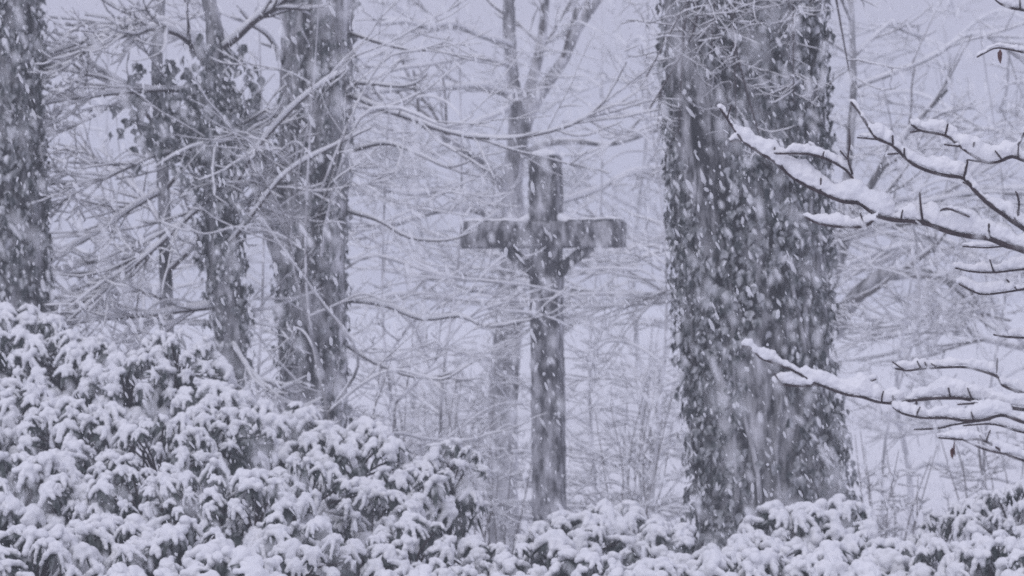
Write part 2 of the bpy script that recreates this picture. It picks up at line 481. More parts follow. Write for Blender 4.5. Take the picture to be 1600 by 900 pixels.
# middle trunk
Y4 = 35.0
p4, r4 = trunk_path([(0, 446, 549), (100, 444, 547), (250, 436, 541), (400, 434, 536), (600, 436, 540)], Y4, 10.5, 1.3)
t4 = tree_root('ivy_clad_tree', p4, 'dark ivy-clad trunk behind a tangle of snowy twigs, left of the cross', 'tree', IVYG)
V, F, path, rad = trunk_mesh(p4, r4, 44, 180, 0.06)
keep(obj('trunk', mesh_data('trunk', V, F, [BARK_GREY])), t4)
V, F, _a, _b = trunk_mesh(np.array([P(462, 430, Y4), P(432, 340, Y4 - .1), P(414, 270, Y4 - .15), P(402, 215, Y4 - .2)]), np.array([.13, .12, .105, .085]), 18, 50, .08)
keep(obj('broken_limb', mesh_data('broken_limb', V, F, [BARK_GREY])), t4)
ivy(t4, path, rad, 0.8, 6.6, 3400, 220, (0.038, 0.070), 0.06, 0.18, bulge=lambda z, a: 0.2 * np.clip(1 - np.abs(z - 4.2) / .6, 0, 1) * (np.cos(a) < -0.3))
rg = np.random.default_rng(44)
branches(t4, [([P(545, 52, Y4), P(591, 67, Y4 - .3), P(622, 75, Y4 - .5), P(660, 80, Y4 - .7), P(685, 73, Y4 - .8), P(702, 58, Y4 - .9)], .014, .004),
    ([P(540, 130, Y4), P(580, 132, Y4 - .3), P(622, 136, Y4 - .5), P(650, 131, Y4 - .7), P(668, 115, Y4 - .8)], .013, .004),
    ([P(540, 148, Y4), P(607, 175, Y4 - .4), P(644, 187, Y4 - .6), P(685, 203, Y4 - .8), P(735, 215, Y4 - 1), P(780, 217, Y4 - 1.1), P(826, 214, Y4 - 1.2), P(872, 203, Y4 - 1.3), P(913, 187, Y4 - 1.4), P(944, 159, Y4 - 1.5), P(963, 128, Y4 - 1.5), P(979, 97, Y4 - 1.6)], .014, .004),
    ([P(540, 240, Y4), P(600, 225, Y4 - .4), P(650, 240, Y4 - .7), P(700, 262, Y4 - .9), P(740, 250, Y4 - 1)], .013, .004),
    ([P(538, 330, Y4), P(590, 345, Y4 - .4), P(640, 372, Y4 - .7), P(700, 376, Y4 - .9), P(745, 360, Y4 - 1)], .013, .004),
    ([P(540, 470, Y4), P(600, 478, Y4 - .4), P(660, 500, Y4 - .7), P(720, 495, Y4 - .9), P(760, 512, Y4 - 1.1), P(830, 500, Y4 - 1.3)], .013, .004),
    ([P(540, 540, Y4), P(590, 570, Y4 - .4), P(650, 590, Y4 - .7), P(700, 585, Y4 - .9), P(752, 560, Y4 - 1)], .012, .004),
    ([P(442, 100, Y4), P(420, 60, Y4 - .4), P(395, 40, Y4 - .7), P(370, 10, Y4 - .9)], .013, .005),
    ([P(440, 180, Y4), P(400, 190, Y4 - .4), P(360, 220, Y4 - 2.2), P(300, 230, Y4 - 2.6), P(240, 262, Y4 - 2.8)], .013, .004)],
    [dict(n=46, ratio=.42, ang=(18, 50), N=9, gravity=.05, lift=.12, rmin=.0035, wob=.08), dict(n=110, ratio=.4, ang=(25, 60), N=6, rmin=.0026, lmin=.1, wob=.1)], rg, .011)
# left edge trunk
Y1 = 32.0
p1, r1 = trunk_path([(0, -46, 58), (150, -44, 60), (300, -42, 64), (470, -38, 72)], Y1, 10.5, 1.3)
t1 = tree_root('ivy_clad_tree', p1, 'dark ivy-clad trunk cut off by the left edge of the picture', 'tree', IVYG)
V, F, path, rad = trunk_mesh(p1, r1, 44, 180, 0.06)
keep(obj('trunk', mesh_data('trunk', V, F, [BARK])), t1)
ivy(t1, path, rad, 1.6, 6.0, 4200, 160, (0.040, 0.080), 0.065, 0.14)

# forked trunk with a clump of evergreen ivy on its left side
Y3 = 33.0
p3, r3 = trunk_path([(75, 322, 352), (150, 322, 356), (200, 318, 356), (300, 318, 366), (400, 320, 374), (500, 332, 384), (600, 342, 388)], Y3, 4.9, 1.3)
p3 = np.vstack([p3[:-2], P(333, 30, Y3), P(322, -40, Y3), P(310, -300, Y3)]); r3 = np.concatenate([r3[:-2], [.055, .05, .03]])
t3 = tree_root('forked_tree', p3, 'slender dark trunk forking near the top, with a ball of ivy on its left side', 'tree')
V, F, path, rad = trunk_mesh(p3, r3, 28, 150, 0.08)
keep(obj('trunk', mesh_data('trunk', V, F, [BARK])), t3)
ivy(t3, path, rad, 1.2, 5.0, 1300, 120, (0.05, 0.09), 0.07, 0.55)
rg = np.random.default_rng(33)
def clump(parent, px, py, Y, rx, rz, n, n_parts, rng, size=(0.06, 0.11), snowy=.45):
    c = P(px, py, Y)
    # a bunch of foliage: fake 'trunk' path of zero radius with outward spread
    u = rng.normal(size=(n, 3)) * .52 + np.repeat(rng.normal(size=(n // 10 + 1, 3)) * .38, 10, axis=0)[:n]
    pos = c + u * np.array([rx, rx * .8, rz])
    for_parts = np.argsort(pos[:, 1])[:n_parts]; fp = set(for_parts.tolist())
    VS, FS, MS, off = [], [], [], 0
    pl = Vector(parent.location)
    for i in range(n):
        k = rng.integers(0, 6) if rng.random() < snowy else rng.integers(6, 10)
        M3 = (Matrix.Rotation(rng.normal() * 1.0, 3, 'Z') @ Matrix.Rotation(rng.uniform(-.3, .8), 3, 'X') @ Matrix.Rotation(rng.normal() * .4, 3, 'Y')) * rng.uniform(*size)
        if i in fp:
            o = bpy.data.objects.new('ivy_leaf', IVY_MESH[k]); COL.objects.link(o); o.parent = parent
            M4 = M3.to_4x4(); M4.translation = Vector(pos[i]) - pl; o.matrix_local = M4
        else:
            v, f, m = IVY_VARS[k]
            VS.append(v @ np.array(M3).T + pos[i]); FS.append(f + off); MS.append(m); off += len(v)
    o = obj('ivy', mesh_data('ivy', np.vstack(VS), [np.vstack(FS)], [IVY, SNOW], False, np.concatenate(MS)))
    keep(o, parent); o['kind'] = 'stuff'
clump(t3, 268, 160, 32.8, .30, .34, 210, 60, rg)
clump(t3, 236, 205, 32.9, .20, .20, 90, 25, rg)
clump(t3, 365, 150, 33.0, .18, .34, 100, 25, rg)
clump(t3, 325, 220, 32.7, .24, .42, 150, 30, rg)
g3 = [([P(338, 85, Y3), P(370, 60, Y3 - .1), P(400, 32, Y3 - .2), P(442, 4, Y3 - .3), P(500, -60, Y3 - .5)], 0.0260, 0.0160),
      ([P(330, 95, Y3), P(300, 62, Y3 - .2), P(265, 40, Y3 - .3), P(215, 38, Y3 - .5), P(150, 60, Y3 - .6), P(60, 90, Y3 - .8)], 0.0165, 0.0048),
      ([P(326, 110, Y3), P(290, 62, Y3 - .3), P(240, 46, Y3 - .5), P(180, 62, Y3 - .6), P(110, 95, Y3 - .8), P(70, 125, Y3 - .9), P(20, 180, Y3 - 1)], 0.0193, 0.0054),
      ([P(322, 160, Y3), P(280, 142, Y3 - .2), P(200, 145, Y3 - .4), P(140, 152, Y3 - .6), P(60, 165, Y3 - .8), P(-20, 190, Y3 - 1)], 0.0143, 0.0042),
      ([P(330, 260, Y3), P(260, 240, Y3 - .3), P(200, 262, Y3 - .5), P(150, 284, Y3 - .6), P(80, 288, Y3 - .8), P(-10, 295, Y3 - .9)], 0.0154, 0.0048),
      ([P(338, 300, Y3), P(300, 335, Y3 - .3), P(240, 390, Y3 - .6), P(180, 440, Y3 - .8), P(120, 490, Y3 - 1), P(70, 515, Y3 - 1.1)], 0.0187, 0.0072),
      ([P(345, 480, Y3), P(290, 486, Y3 - .2), P(230, 494, Y3 - .4), P(160, 500, Y3 - .6), P(100, 508, Y3 - .7)], 0.0143, 0.0060),
      ([P(350, 330, Y3), P(390, 250, Y3 - .3), P(430, 200, Y3 - .5), P(480, 150, Y3 - .8), P(540, 110, Y3 - 1)], 0.0154, 0.0048, False),
      ([P(352, 520, Y3), P(390, 580, Y3 - .3), P(430, 620, Y3 - .5), P(470, 640, Y3 - .6)], 0.0121, 0.0060),
      ([P(345, 400, Y3), P(400, 330, Y3 - .5), P(450, 270, Y3 - .9), P(520, 230, Y3 - 1.2), P(580, 200, Y3 - 1.4)], 0.0132, 0.0042, False)]
LV = [dict(n=160, ratio=.5, ang=(18, 50), N=9, gravity=.05, lift=.10, rmin=.004, wob=.09), dict(n=620, ratio=.42, ang=(25, 60), N=6, rmin=.0028, lmin=.12, lift=.12, wob=.10), dict(n=300, ratio=.4, ang=(30, 70), N=4, rmin=.0022, lmin=.06)]
branches(t3, g3, LV, rg, 0.014, TWIG)

# thin straight tree
Y2 = 34.5
p2, r2 = trunk_path([(0, 243, 258), (120, 236, 254), (300, 246, 266), (400, 248, 268), (515, 249, 272)], Y2, 8.0, 1.2)
t2 = tree_root('young_tree', p2, 'thin straight young tree between the left edge trunk and the forked tree', 'tree')
V, F, path, rad = trunk_mesh(p2, r2, 16, 120, 0.06)
keep(obj('trunk', mesh_data('trunk', V, F, [BARK])), t2)
rg = np.random.default_rng(22)
g2 = [([P(248, 200, Y2), P(200, 150, Y2 - .2), P(150, 120, Y2 - .3), P(70, 110, Y2 - .5), P(-10, 140, Y2 - .6)], .018, .006),
      ([P(252, 300, Y2), P(200, 330, Y2 - .3), P(160, 360, Y2 - .5), P(100, 395, Y2 - .8), P(50, 440, Y2 - .9)], .018, .006),
      ([P(255, 380, Y2), P(220, 400, Y2 - .3), P(150, 410, Y2 - .5), P(80, 425, Y2 - .8)], .014, .005),
      ([P(258, 430, Y2), P(300, 390, Y2 - .4), P(350, 345, Y2 - .9), P(400, 310, Y2 - 1.4), P(430, 280, Y2 - 1.8)], .018, .006),
      ([P(258, 360, Y2), P(215, 300, Y2 + .4), P(150, 255, Y2 + .7), P(100, 230, Y2 + .9)], .016, .006),
      ([P(256, 300, Y2), P(300, 250, Y2 - .3), P(340, 220, Y2 - 1.2), P(420, 170, Y2 - 1.8)], .016, .006),
      ([P(262, 470, Y2), P(210, 455, Y2 - .2), P(150, 470, Y2 - .4), P(90, 475, Y2 - .8)], .014, .005)]
branches(t2, g2, [dict(n=120, ratio=.5, ang=(18, 50), N=9, gravity=.05, lift=.10, rmin=.004, wob=.09), dict(n=300, ratio=.42, ang=(25, 60), N=6, rmin=.003, lmin=.12, wob=.1), dict(n=200, ratio=.4, ang=(30, 70), N=4, rmin=.0022, lmin=.06)], rg, 0.011)

# pale far tree behind the cross
Y6 = 54.0
p6, r6 = trunk_path([(40, 786, 806), (120, 790, 812), (200, 793, 824), (290, 784, 816), (400, 782, 824), (500, 774, 816), (620, 764, 808), (740, 766, 808), (815, 768, 812)], Y6, 9.0, 1.25)
p6[-2:] = [P(795, -100, Y6), P(792, -330, Y6)]; r6[-2:] = [.07, .035]
t6 = tree_root('bare_tree', p6, 'pale bare tree with snowy, haze-paled forking trunk directly behind the cross', 'tree', 'bare trees fading into the snowfall')
V, F, path, rad = trunk_mesh(p6, r6, 24, 160, 0.07)
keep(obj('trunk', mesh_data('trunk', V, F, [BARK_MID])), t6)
rg = np.random.default_rng(66)
g6 = [([P(808, 250, Y6), P(822, 190, Y6 - .2), P(848, 140, Y6 - .5), P(880, 95, Y6 - .7), P(900, 50, Y6 - .8), P(940, -10, Y6 - 1), P(980, -100, Y6 - 1)], 0.1061, 0.0315),
      ([P(812, 190, Y6), P(836, 110, Y6 + .5), P(846, 60, Y6 + .7), P(852, 0, Y6 + .9), P(856, -120, Y6 + 1)], 0.0849, 0.0360),
      ([P(796, 300, Y6), P(760, 265, Y6 - .4), P(720, 235, Y6 - .8), P(680, 205, Y6 - 1.1), P(620, 178, Y6 - 1.5), P(550, 165, Y6 - 2)], 0.0796, 0.0225),
      ([P(806, 250, Y6), P(850, 226, Y6 - .5), P(900, 222, Y6 - .9), P(960, 225, Y6 - 1.3), P(1040, 200, Y6 - 1.8)], 0.0477, 0.0135),
      ([P(800, 170, Y6), P(790, 150, Y6 - .5), P(760, 137, Y6 - .8), P(700, 139, Y6 - 1), P(640, 140, Y6 - 1.2), P(560, 150, Y6 - 1.4)], 0.0292, 0.0090),
      ([P(795, 76, Y6), P(760, 60, Y6 - .4), P(720, 45, Y6 - .6), P(660, 40, Y6 - .8), P(590, 30, Y6 - 1)], 0.0265, 0.0090),
      ([P(790, 350, Y6), P(740, 330, Y6 - .5), P(690, 330, Y6 - .8), P(620, 350, Y6 - 1.2), P(560, 355, Y6 - 1.5)], 0.0371, 0.0090),
      ([P(900, 50, Y6 - .8), P(898, 20, Y6 - .9), P(885, -40, Y6 - 1)], 0.0371, 0.0180),
      ([P(800, 440, Y6), P(850, 410, Y6 - .5), P(930, 400, Y6 - 1), P(1010, 380, Y6 - 1.5)], 0.0265, 0.0090)]
g6 += [([P(804, 75, Y6), P(779, 66, Y6 - .3), P(744, 56, Y6 - .6), P(716, 41, Y6 - .8), P(694, 41, Y6 - 1), P(663, 44, Y6 - 1.2), P(635, 36, Y6 - 1.4), P(590, 40, Y6 - 1.6)], .020, .008),
       ([P(806, 112, Y6), P(791, 102, Y6 - .3), P(760, 94, Y6 - .5), P(735, 91, Y6 - .7), P(697, 98, Y6 - .9), P(669, 103, Y6 - 1.1), P(622, 109, Y6 - 1.4), P(579, 125, Y6 - 1.6)], .020, .007),
       ([P(800, 140, Y6), P(796, 162, Y6 - .6), P(788, 175, Y6 - .8), P(760, 187, Y6 - 1), P(722, 200, Y6 - 1.2), P(680, 200, Y6 - 1.4)], .018, .007),
       ([P(800, 330, Y6), P(760, 318, Y6 - .5), P(700, 300, Y6 - .8), P(640, 305, Y6 - 1), P(580, 290, Y6 - 1.3)], .020, .008),
       ([P(806, 340, Y6), P(870, 320, Y6 + .5), P(930, 300, Y6 + .8), P(990, 270, Y6 + 1.1), P(1040, 265, Y6 + 1.3)], .020, .008),
       ([P(802, 470, Y6), P(740, 455, Y6 - .5), P(690, 470, Y6 - .8), P(630, 460, Y6 - 1), P(570, 475, Y6 - 1.3)], .018, .007)]
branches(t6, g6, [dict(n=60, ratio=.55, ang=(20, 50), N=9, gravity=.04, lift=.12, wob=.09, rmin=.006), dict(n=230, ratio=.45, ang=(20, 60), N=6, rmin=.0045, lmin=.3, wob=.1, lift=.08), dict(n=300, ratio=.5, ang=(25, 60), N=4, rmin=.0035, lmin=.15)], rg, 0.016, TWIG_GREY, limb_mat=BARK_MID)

# ------------------------------------------------------------------ small bare trees and thickets, each from its own stems
def auto_tree(name, label, px, Y, height, r, seed, limbs=12, cat='tree', group=None, lean=0.0, low=0.15, spread=0.5, n1=90, n2=420, rmin=.004, snow=.012, stems=1, mat=TWIG_GREY, n3=0, up=0.45, extra=None, bark=None):
    rng = np.random.default_rng(seed)
    if group == 'bare saplings' and n3:
        n1, n2, n3, rmin, spread = int(n1 * 1.25), int(n2 * 1.25), int(n3 * .8), rmin * .78, spread * 1.35
        snow *= .85
    b = P(px, 450, Y); b[2] = -0.1
    root = tag(empty(name, (b[0], b[1], 0.0)), label, cat, group)
    tv, gd = [], []
    for s in range(stems):
        az = rng.uniform(0, 2 * np.pi); sp = 0.0 if stems == 1 else rng.uniform(.15, .5)
        top = b + np.array([lean * height + np.cos(az) * sp * height * .6, np.sin(az) * sp * height * .4, height * rng.uniform(.75, 1.0)])
        pts = [b + np.array([np.cos(az), np.sin(az), 0]) * (0 if stems == 1 else .12)]
        for q in (.3, .6): pts.append(b * (1 - q) + top * q + np.append(rng.normal(size=2) * .03 * height, .04 * height * (stems > 1)))
        pts.append(top)
        pth = resample(pts, 24); rd = np.linspace(r, r * .25, 24)
        tv.append((pth, rd))
        for k in range(limbs):
            q = low + (0.95 - low) * (k + rng.random()) / limbs
            i = int(q * 22); a = rng.uniform(0, 2 * np.pi)
            L = height * spread * (1.1 - .7 * q) * rng.uniform(.6, 1.2)
            d = np.array([np.cos(a), np.sin(a) * .7, up * rng.uniform(.3, 1.4)])
            c0 = pth[i]
            zz = np.array([0, .17, .22, .16, .24]) * rng.uniform(.5, 1.5) * up * 2
            xs = np.array([0, .28, .52, .78, 1.0])
            arc = [c0 + np.array([d[0] * L * q_, d[1] * L * q_, z_ * L]) + rng.normal(size=3) * .025 * L * (q_ > 0) for q_, z_ in zip(xs, zz)]
            gd.append((arc, rd[i] * .5, max(rmin * 1.2, rd[i] * .12)))
    if extra: gd += extra
    V, F = tubes(np.stack([q[0] for q in tv]), np.stack([q[1] for q in tv]), 10)
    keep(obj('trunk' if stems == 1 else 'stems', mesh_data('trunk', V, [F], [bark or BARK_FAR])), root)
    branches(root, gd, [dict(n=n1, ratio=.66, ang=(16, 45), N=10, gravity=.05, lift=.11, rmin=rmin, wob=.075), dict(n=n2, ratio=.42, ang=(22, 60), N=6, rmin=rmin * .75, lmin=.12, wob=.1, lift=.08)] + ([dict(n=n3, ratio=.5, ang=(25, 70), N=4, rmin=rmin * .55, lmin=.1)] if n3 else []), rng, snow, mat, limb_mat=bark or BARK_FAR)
    return root

YB = 39.4
SG = 'bare saplings'
auto_tree('bare_sapling', 'small bare sapling with arching snowy branches left of the cross', 607, YB, 6.0, .022, 101, 12, group=SG, n1=70, n2=260, n3=250, low=.2, spread=.26,
          extra=[([P(540, 420, YB - 1), P(580, 400, YB - 1.2), P(630, 412, YB - 1.4), P(690, 432, YB - 1.8), P(760, 440, YB - 2.2), P(830, 448, YB - 2.9), P(925, 470, YB - 3.3)], .012, .004, False),
                 ([P(606, 560, YB), P(640, 510, YB - .5), P(690, 470, YB - .9), P(716, 430, YB - 1.1)], .014, .005),
                 ([P(606, 640, YB), P(660, 590, YB - .5), P(730, 500, YB - .9), P(800, 470, YB - 1)], .012, .004)])
YA = 31.5
auto_tree('bare_sapling', 'bare sapling whose long twigs cross in front of the middle ivy trunk', 500, YA, 6.2, .018, 102, 9, group=SG, n1=48, n2=130, n3=60, low=.3, spread=.24, up=.5, rmin=.0032, snow=.010,
          extra=[([P(520, 640, YA), P(560, 560, YA - .3), P(500, 470, YA - .5), P(450, 400, YA - .6), P(400, 330, YA - .7)], .012, .004),
                 ([P(510, 600, YA), P(480, 500, YA - .3), P(455, 380, YA - .4), P(470, 250, YA - .5), P(500, 140, YA - .6), P(560, 70, YA - .6)], .012, .004),
                 ([P(502, 400, YA), P(520, 300, YA - .3), P(560, 190, YA - .4), P(620, 170, YA - .6), P(700, 200, YA - .8), P(740, 180, YA - .9)], .011, .004),
                 ([P(500, 300, YA), P(550, 180, YA + .3), P(600, 95, YA + .5), P(660, 78, YA + .6), P(710, 60, YA + .7)], .010, .004)])
auto_tree('bare_sapling', 'bare sapling with fine twigs between the cross and the massive trunk', 1005, 45.0, 7.2, .022, 103, 18, group=SG, n1=120, n2=440, n3=350, low=.12, spread=.22, rmin=.0038)
auto_tree('bare_sapling', 'thin bare sapling close behind the right arm of the cross', 940, 52.0, 8.0, .020, 104, 16, group=SG, n1=110, n2=420, n3=350, low=.15, spread=.20, rmin=.0042)
auto_tree('bare_sapling', 'bare sapling standing beside the left edge trunk, just behind it', 84, 34.0, 6.6, .016, 135, 12, group=SG, n1=70, n2=240, n3=150, low=.45, spread=.22, rmin=.0034)
auto_tree('bare_sapling', 'bare sapling growing from the shrubs between the left edge trunk and the thin young tree', 180, 36.5, 6.4, .018, 106, 12, group=SG, n1=70, n2=240, n3=150, low=.3, spread=.26, rmin=.0036)
auto_tree('bare_sapling', 'bare sapling seen in the gap between the forked tree and the middle ivy trunk', 400, 38.0, 6.6, .018, 118, 12, group=SG, n1=80, n2=280, n3=200, low=.25, spread=.24, rmin=.0036)
auto_tree('bare_sapling', 'bare sapling rising behind the small lone rhododendron head left of the cross', 715, 44.0, 7.0, .020, 119, 15, group=SG, n1=100, n2=380, n3=300, low=.12, spread=.24, rmin=.004)
auto_tree('bare_sapling', 'bare sapling right of the massive trunk, nearer than the sapling pole', 1380, 46.0, 7.2, .020, 120, 14, group=SG, n1=100, n2=380, n3=300, low=.5, spread=.24, rmin=.004)
auto_tree('bare_sapling', 'bare sapling behind the snow-laden branches near the right edge', 1530, 48.0, 7.6, .020, 121, 16, group=SG, n1=110, n2=420, n3=350, low=.25, spread=.24, rmin=.0042)
# right of the great trunk
auto_tree('sapling_pole', 'straight leafless sapling pole standing right of the massive trunk', 1424, 52.0, 3.9, .045, 107, 6, group='bare saplings', n1=30, n2=90, low=.3, spread=.30, rmin=.004)
auto_tree('twiggy_bush', 'grey twiggy bush at the foot of the sapling pole', 1385, 40.0, 2.0, .012, 108, 5, 'bush', 'twiggy bushes', stems=9, n1=120, n2=420, low=.2, spread=.3, rmin=.004, snow=.009, mat=TWIG_GREY, bark=TWIG_GREY)
auto_tree('twiggy_bush', 'grey twiggy bush behind the shrubs at the right edge', 1560, 42.0, 2.5, .012, 109, 5, 'bush', 'twiggy bushes', stems=9, n1=120, n2=420, low=.2, spread=.3, rmin=.004, snow=.009, mat=TWIG_GREY, bark=TWIG_GREY)
auto_tree('twiggy_bush', 'pale twiggy bush at the foot of the cross, right side', 985, 44.0, 2.4, .012, 110, 5, 'bush', 'twiggy bushes', stems=8, n1=120, n2=420, low=.2, spread=.35, rmin=.004, snow=.011, mat=TWIG_GREY, bark=TWIG_GREY)
auto_tree('twiggy_bush', 'pale twiggy bush low between the middle ivy trunk and the cross', 660, 45.0, 2.7, .012, 111, 5, 'bush', 'twiggy bushes', stems=9, n1=130, n2=460, low=.2, spread=.35, rmin=.004, snow=.011, mat=TWIG_GREY, bark=TWIG_GREY)
auto_tree('twiggy_bush', 'pale twiggy brush standing just left of the foot of the cross', 770, 43.0, 2.2, .010, 130, 5, 'bush', 'twiggy bushes', stems=9, n1=130, n2=420, low=.15, spread=.35, rmin=.0035, snow=.010, mat=TWIG_GREY, bark=TWIG_GREY)
auto_tree('twiggy_bush', 'low twiggy brush far behind the gap left of the cross', 720, 60.0, 2.6, .012, 131, 5, 'bush', 'twiggy bushes', stems=12, n1=160, n2=520, low=.15, spread=.4, rmin=.0045, snow=.012, mat=TWIG_GREY, bark=TWIG_GREY)
auto_tree('twiggy_bush', 'snowy twiggy bush veiling the base of the middle ivy trunk', 505, 30.6, 3.0, .008, 132, 5, 'bush', 'twiggy bushes', stems=8, n1=80, n2=220, low=.3, spread=.3, rmin=.003, snow=.010, mat=TWIG_GREY, bark=TWIG_GREY)
auto_tree('twiggy_bush', 'low twiggy brush behind, between the cross and the massive trunk', 1000, 62.0, 2.8, .012, 133, 5, 'bush', 'twiggy bushes', stems=12, n1=160, n2=520, low=.15, spread=.4, rmin=.0045, snow=.012, mat=TWIG_GREY, bark=TWIG_GREY)
FAR = 'bare trees fading into the snowfall'
Y7 = 50.0
auto_tree('bare_tree', 'pale bare tree with a leaning limb just right of the massive trunk', 1302, Y7, 11.0, .07, 146, 16, group=FAR, n1=150, n2=600, n3=900, low=.3, spread=.42, rmin=.006, snow=.016, bark=BARK_PALE,
          extra=[([P(1302, 520, Y7), P(1324, 480, Y7 - .3), P(1370, 434, Y7 - .6), P(1400, 428, Y7 - .8), P(1450, 428, Y7 - 1), P(1520, 450, Y7 - 1.2)], .12, .045),
                 ([P(1302, 440, Y7), P(1340, 330, Y7 - .3), P(1400, 230, Y7 - .6), P(1480, 140, Y7 - .8)], .07, .02),
                 ([P(1302, 380, Y7), P(1360, 360, Y7 + .3), P(1450, 330, Y7 + .6), P(1540, 250, Y7 + .8)], .05, .02)])
auto_tree('bare_tree', 'pale bare tree at the right edge, behind the snow-laden branches', 1620, 56.0, 10.0, .10, 113, 18, group=FAR, n1=170, n2=760, n3=900, low=.25, spread=.46, rmin=.0055, snow=.016)
auto_tree('bare_tree', 'faint bare tree far off, between the massive trunk and the right edge', 1460, 90.0, 13.0, .07, 114, 18, group=FAR, n1=160, n2=760, n3=900, low=.35, spread=.42, rmin=.007, snow=.02)
auto_tree('bare_tree', 'faint bare tree far off, between the cross and the massive trunk', 1010, 94.0, 13.0, .06, 115, 18, group=FAR, n1=160, n2=760, n3=900, low=.3, spread=.42, rmin=.007, snow=.02)
auto_tree('bare_tree', 'faint bare tree far off, between the middle ivy trunk and the cross', 640, 96.0, 12.0, .06, 116, 16, group=FAR, n1=150, n2=700, n3=900, low=.25, spread=.42, rmin=.007, snow=.02)
auto_tree('bare_tree', 'faint bare tree far off behind the thin young tree', 170, 98.0, 12.0, .06, 117, 14, group=FAR, n1=120, n2=520, n3=900, low=.2, spread=.42, rmin=.007, snow=.02)

# ------------------------------------------------------------------ the wooden cross
def cross():
    Yc = 40.0; a = R(-17)
    base = P(861, 450, Yc); base[2] = 0
    root = tag(empty('wooden_cross', base), 'tall wooden cross with braced crossbeam, dusted with snow', 'cross')
    root.rotation_euler = (0, R(-0.6), a)
    rg = np.random.default_rng(5)
    def timber(name, p0, p1, wx, wy, mat=TIMBER, n=40, rough=.006, xaxis=None):
        """hewn squared timber from p0 to p1, section wx by wy"""
        p0, p1 = np.array(p0, float), np.array(p1, float); d = p1 - p0; L = np.linalg.norm(d); t = d / L
        y = np.array([0, 1.0, 0]); x = nrm(np.cross(y, t)); 
        sec = []
        k = .16
        for sx, sy in [(-1, -1), (1, -1), (1, 1), (-1, 1)]:
            for (ax, ay) in ([(-1 + k * 0, -1 + k), (-1 + k, -1)] if (sx, sy) == (-1, -1) else [(1 - k, -1), (1, -1 + k)] if (sx, sy) == (1, -1) else [(1, 1 - k), (1 - k, 1)] if (sx, sy) == (1, 1) else [(-1 + k, 1), (-1, 1 - k)]):
                sec.append((ax, ay))
        dense = []
        for i in range(8):
            q0, q1 = np.array(sec[i]), np.array(sec[(i + 1) % 8]); m = 5 if i % 2 else 1
            for j in range(m): dense.append(q0 + (q1 - q0) * j / m)
        sec = np.array(dense); S = len(sec)
        u = np.linspace(0, 1, n)
        wob = rg.normal(size=(n, S)) * rough
        wob = (wob + np.roll(wob, 1, 0) + np.roll(wob, 1, 1)) / 1.8
        V = p0 + t * (u * L)[:, None, None] + (x * (sec[:, 0:1] * wx / 2) + y * (sec[:, 1:2] * wy / 2))[None] * (1 + wob[..., None] * 4)
        V = V.reshape(-1, 3)
        idx = np.arange(n * S).reshape(n, S); nx = np.roll(idx, -1, 1)
        F = np.stack([idx[:-1], nx[:-1], nx[1:], idx[1:]], -1).reshape(-1, 4)
        c0 = len(V); V = np.vstack([V, p0[None], p1[None]])
        T = np.vstack([np.stack([nx[0], idx[0], np.full(S, c0)], -1), np.stack([idx[-1], nx[-1], np.full(S, c0 + 1)], -1)])
        return obj(name, mesh_data(name, V, [F, T], [mat], False), root)
    up = timber('upright', (0, 0, -.3), (-.012, 0, 4.44), .272, .25, n=110)
    zc = CAM_H - (366 - 450) * K * Yc
    cb = timber('crossbeam', (-.80, -.03, zc), (.745, -.03, zc - .01), .245, .262, n=60)
    # beam is half-lapped: sits a little proud of the upright
    for s in (-1, 1):
        timber('brace', (s * .10, -.01, zc - .37), (s * .42, -.01, zc - .115), .10, .13, mat=BARK, n=14)
    cs, rs = [], []
    for x in np.arange(-.77, .73, .035):
        if abs(x) < .16: continue
        cs.append((x, -.03 + rg.normal() * .01, zc + .135 + .003 * rg.normal())); rs.append((.05, .085 + .03 * rg.random(), .010 + .014 * rg.random()))
    o = obj('snow_cap', blend('snow_cap', cs, rs, .012, [SNOW], 3, .012, .05), root); 
    cs = [(x, y, 4.45) for x in np.linspace(-.09, .07, 4) for y in np.linspace(-.08, .08, 4)]
    obj('snow_cap', blend('snow_cap', cs, [(.05, .05, .025 + .03 * rg.random()) for _ in cs], .012, [SNOW], 3, .01, .05), root)
    # snow blown against the inner corners of the joints
    for s in (-1, 1):
        cs = [(s * (.16 + .02 * k), -.03 + .03 * j, zc + .15 - .012 * k) for k in range(4) for j in (-2, 0, 2)]
        obj('snow_drift', blend('snow_drift', cs, [(.035, .05, .05)] * len(cs), .012, [SNOW], 3, .01, .05), root)
cross()

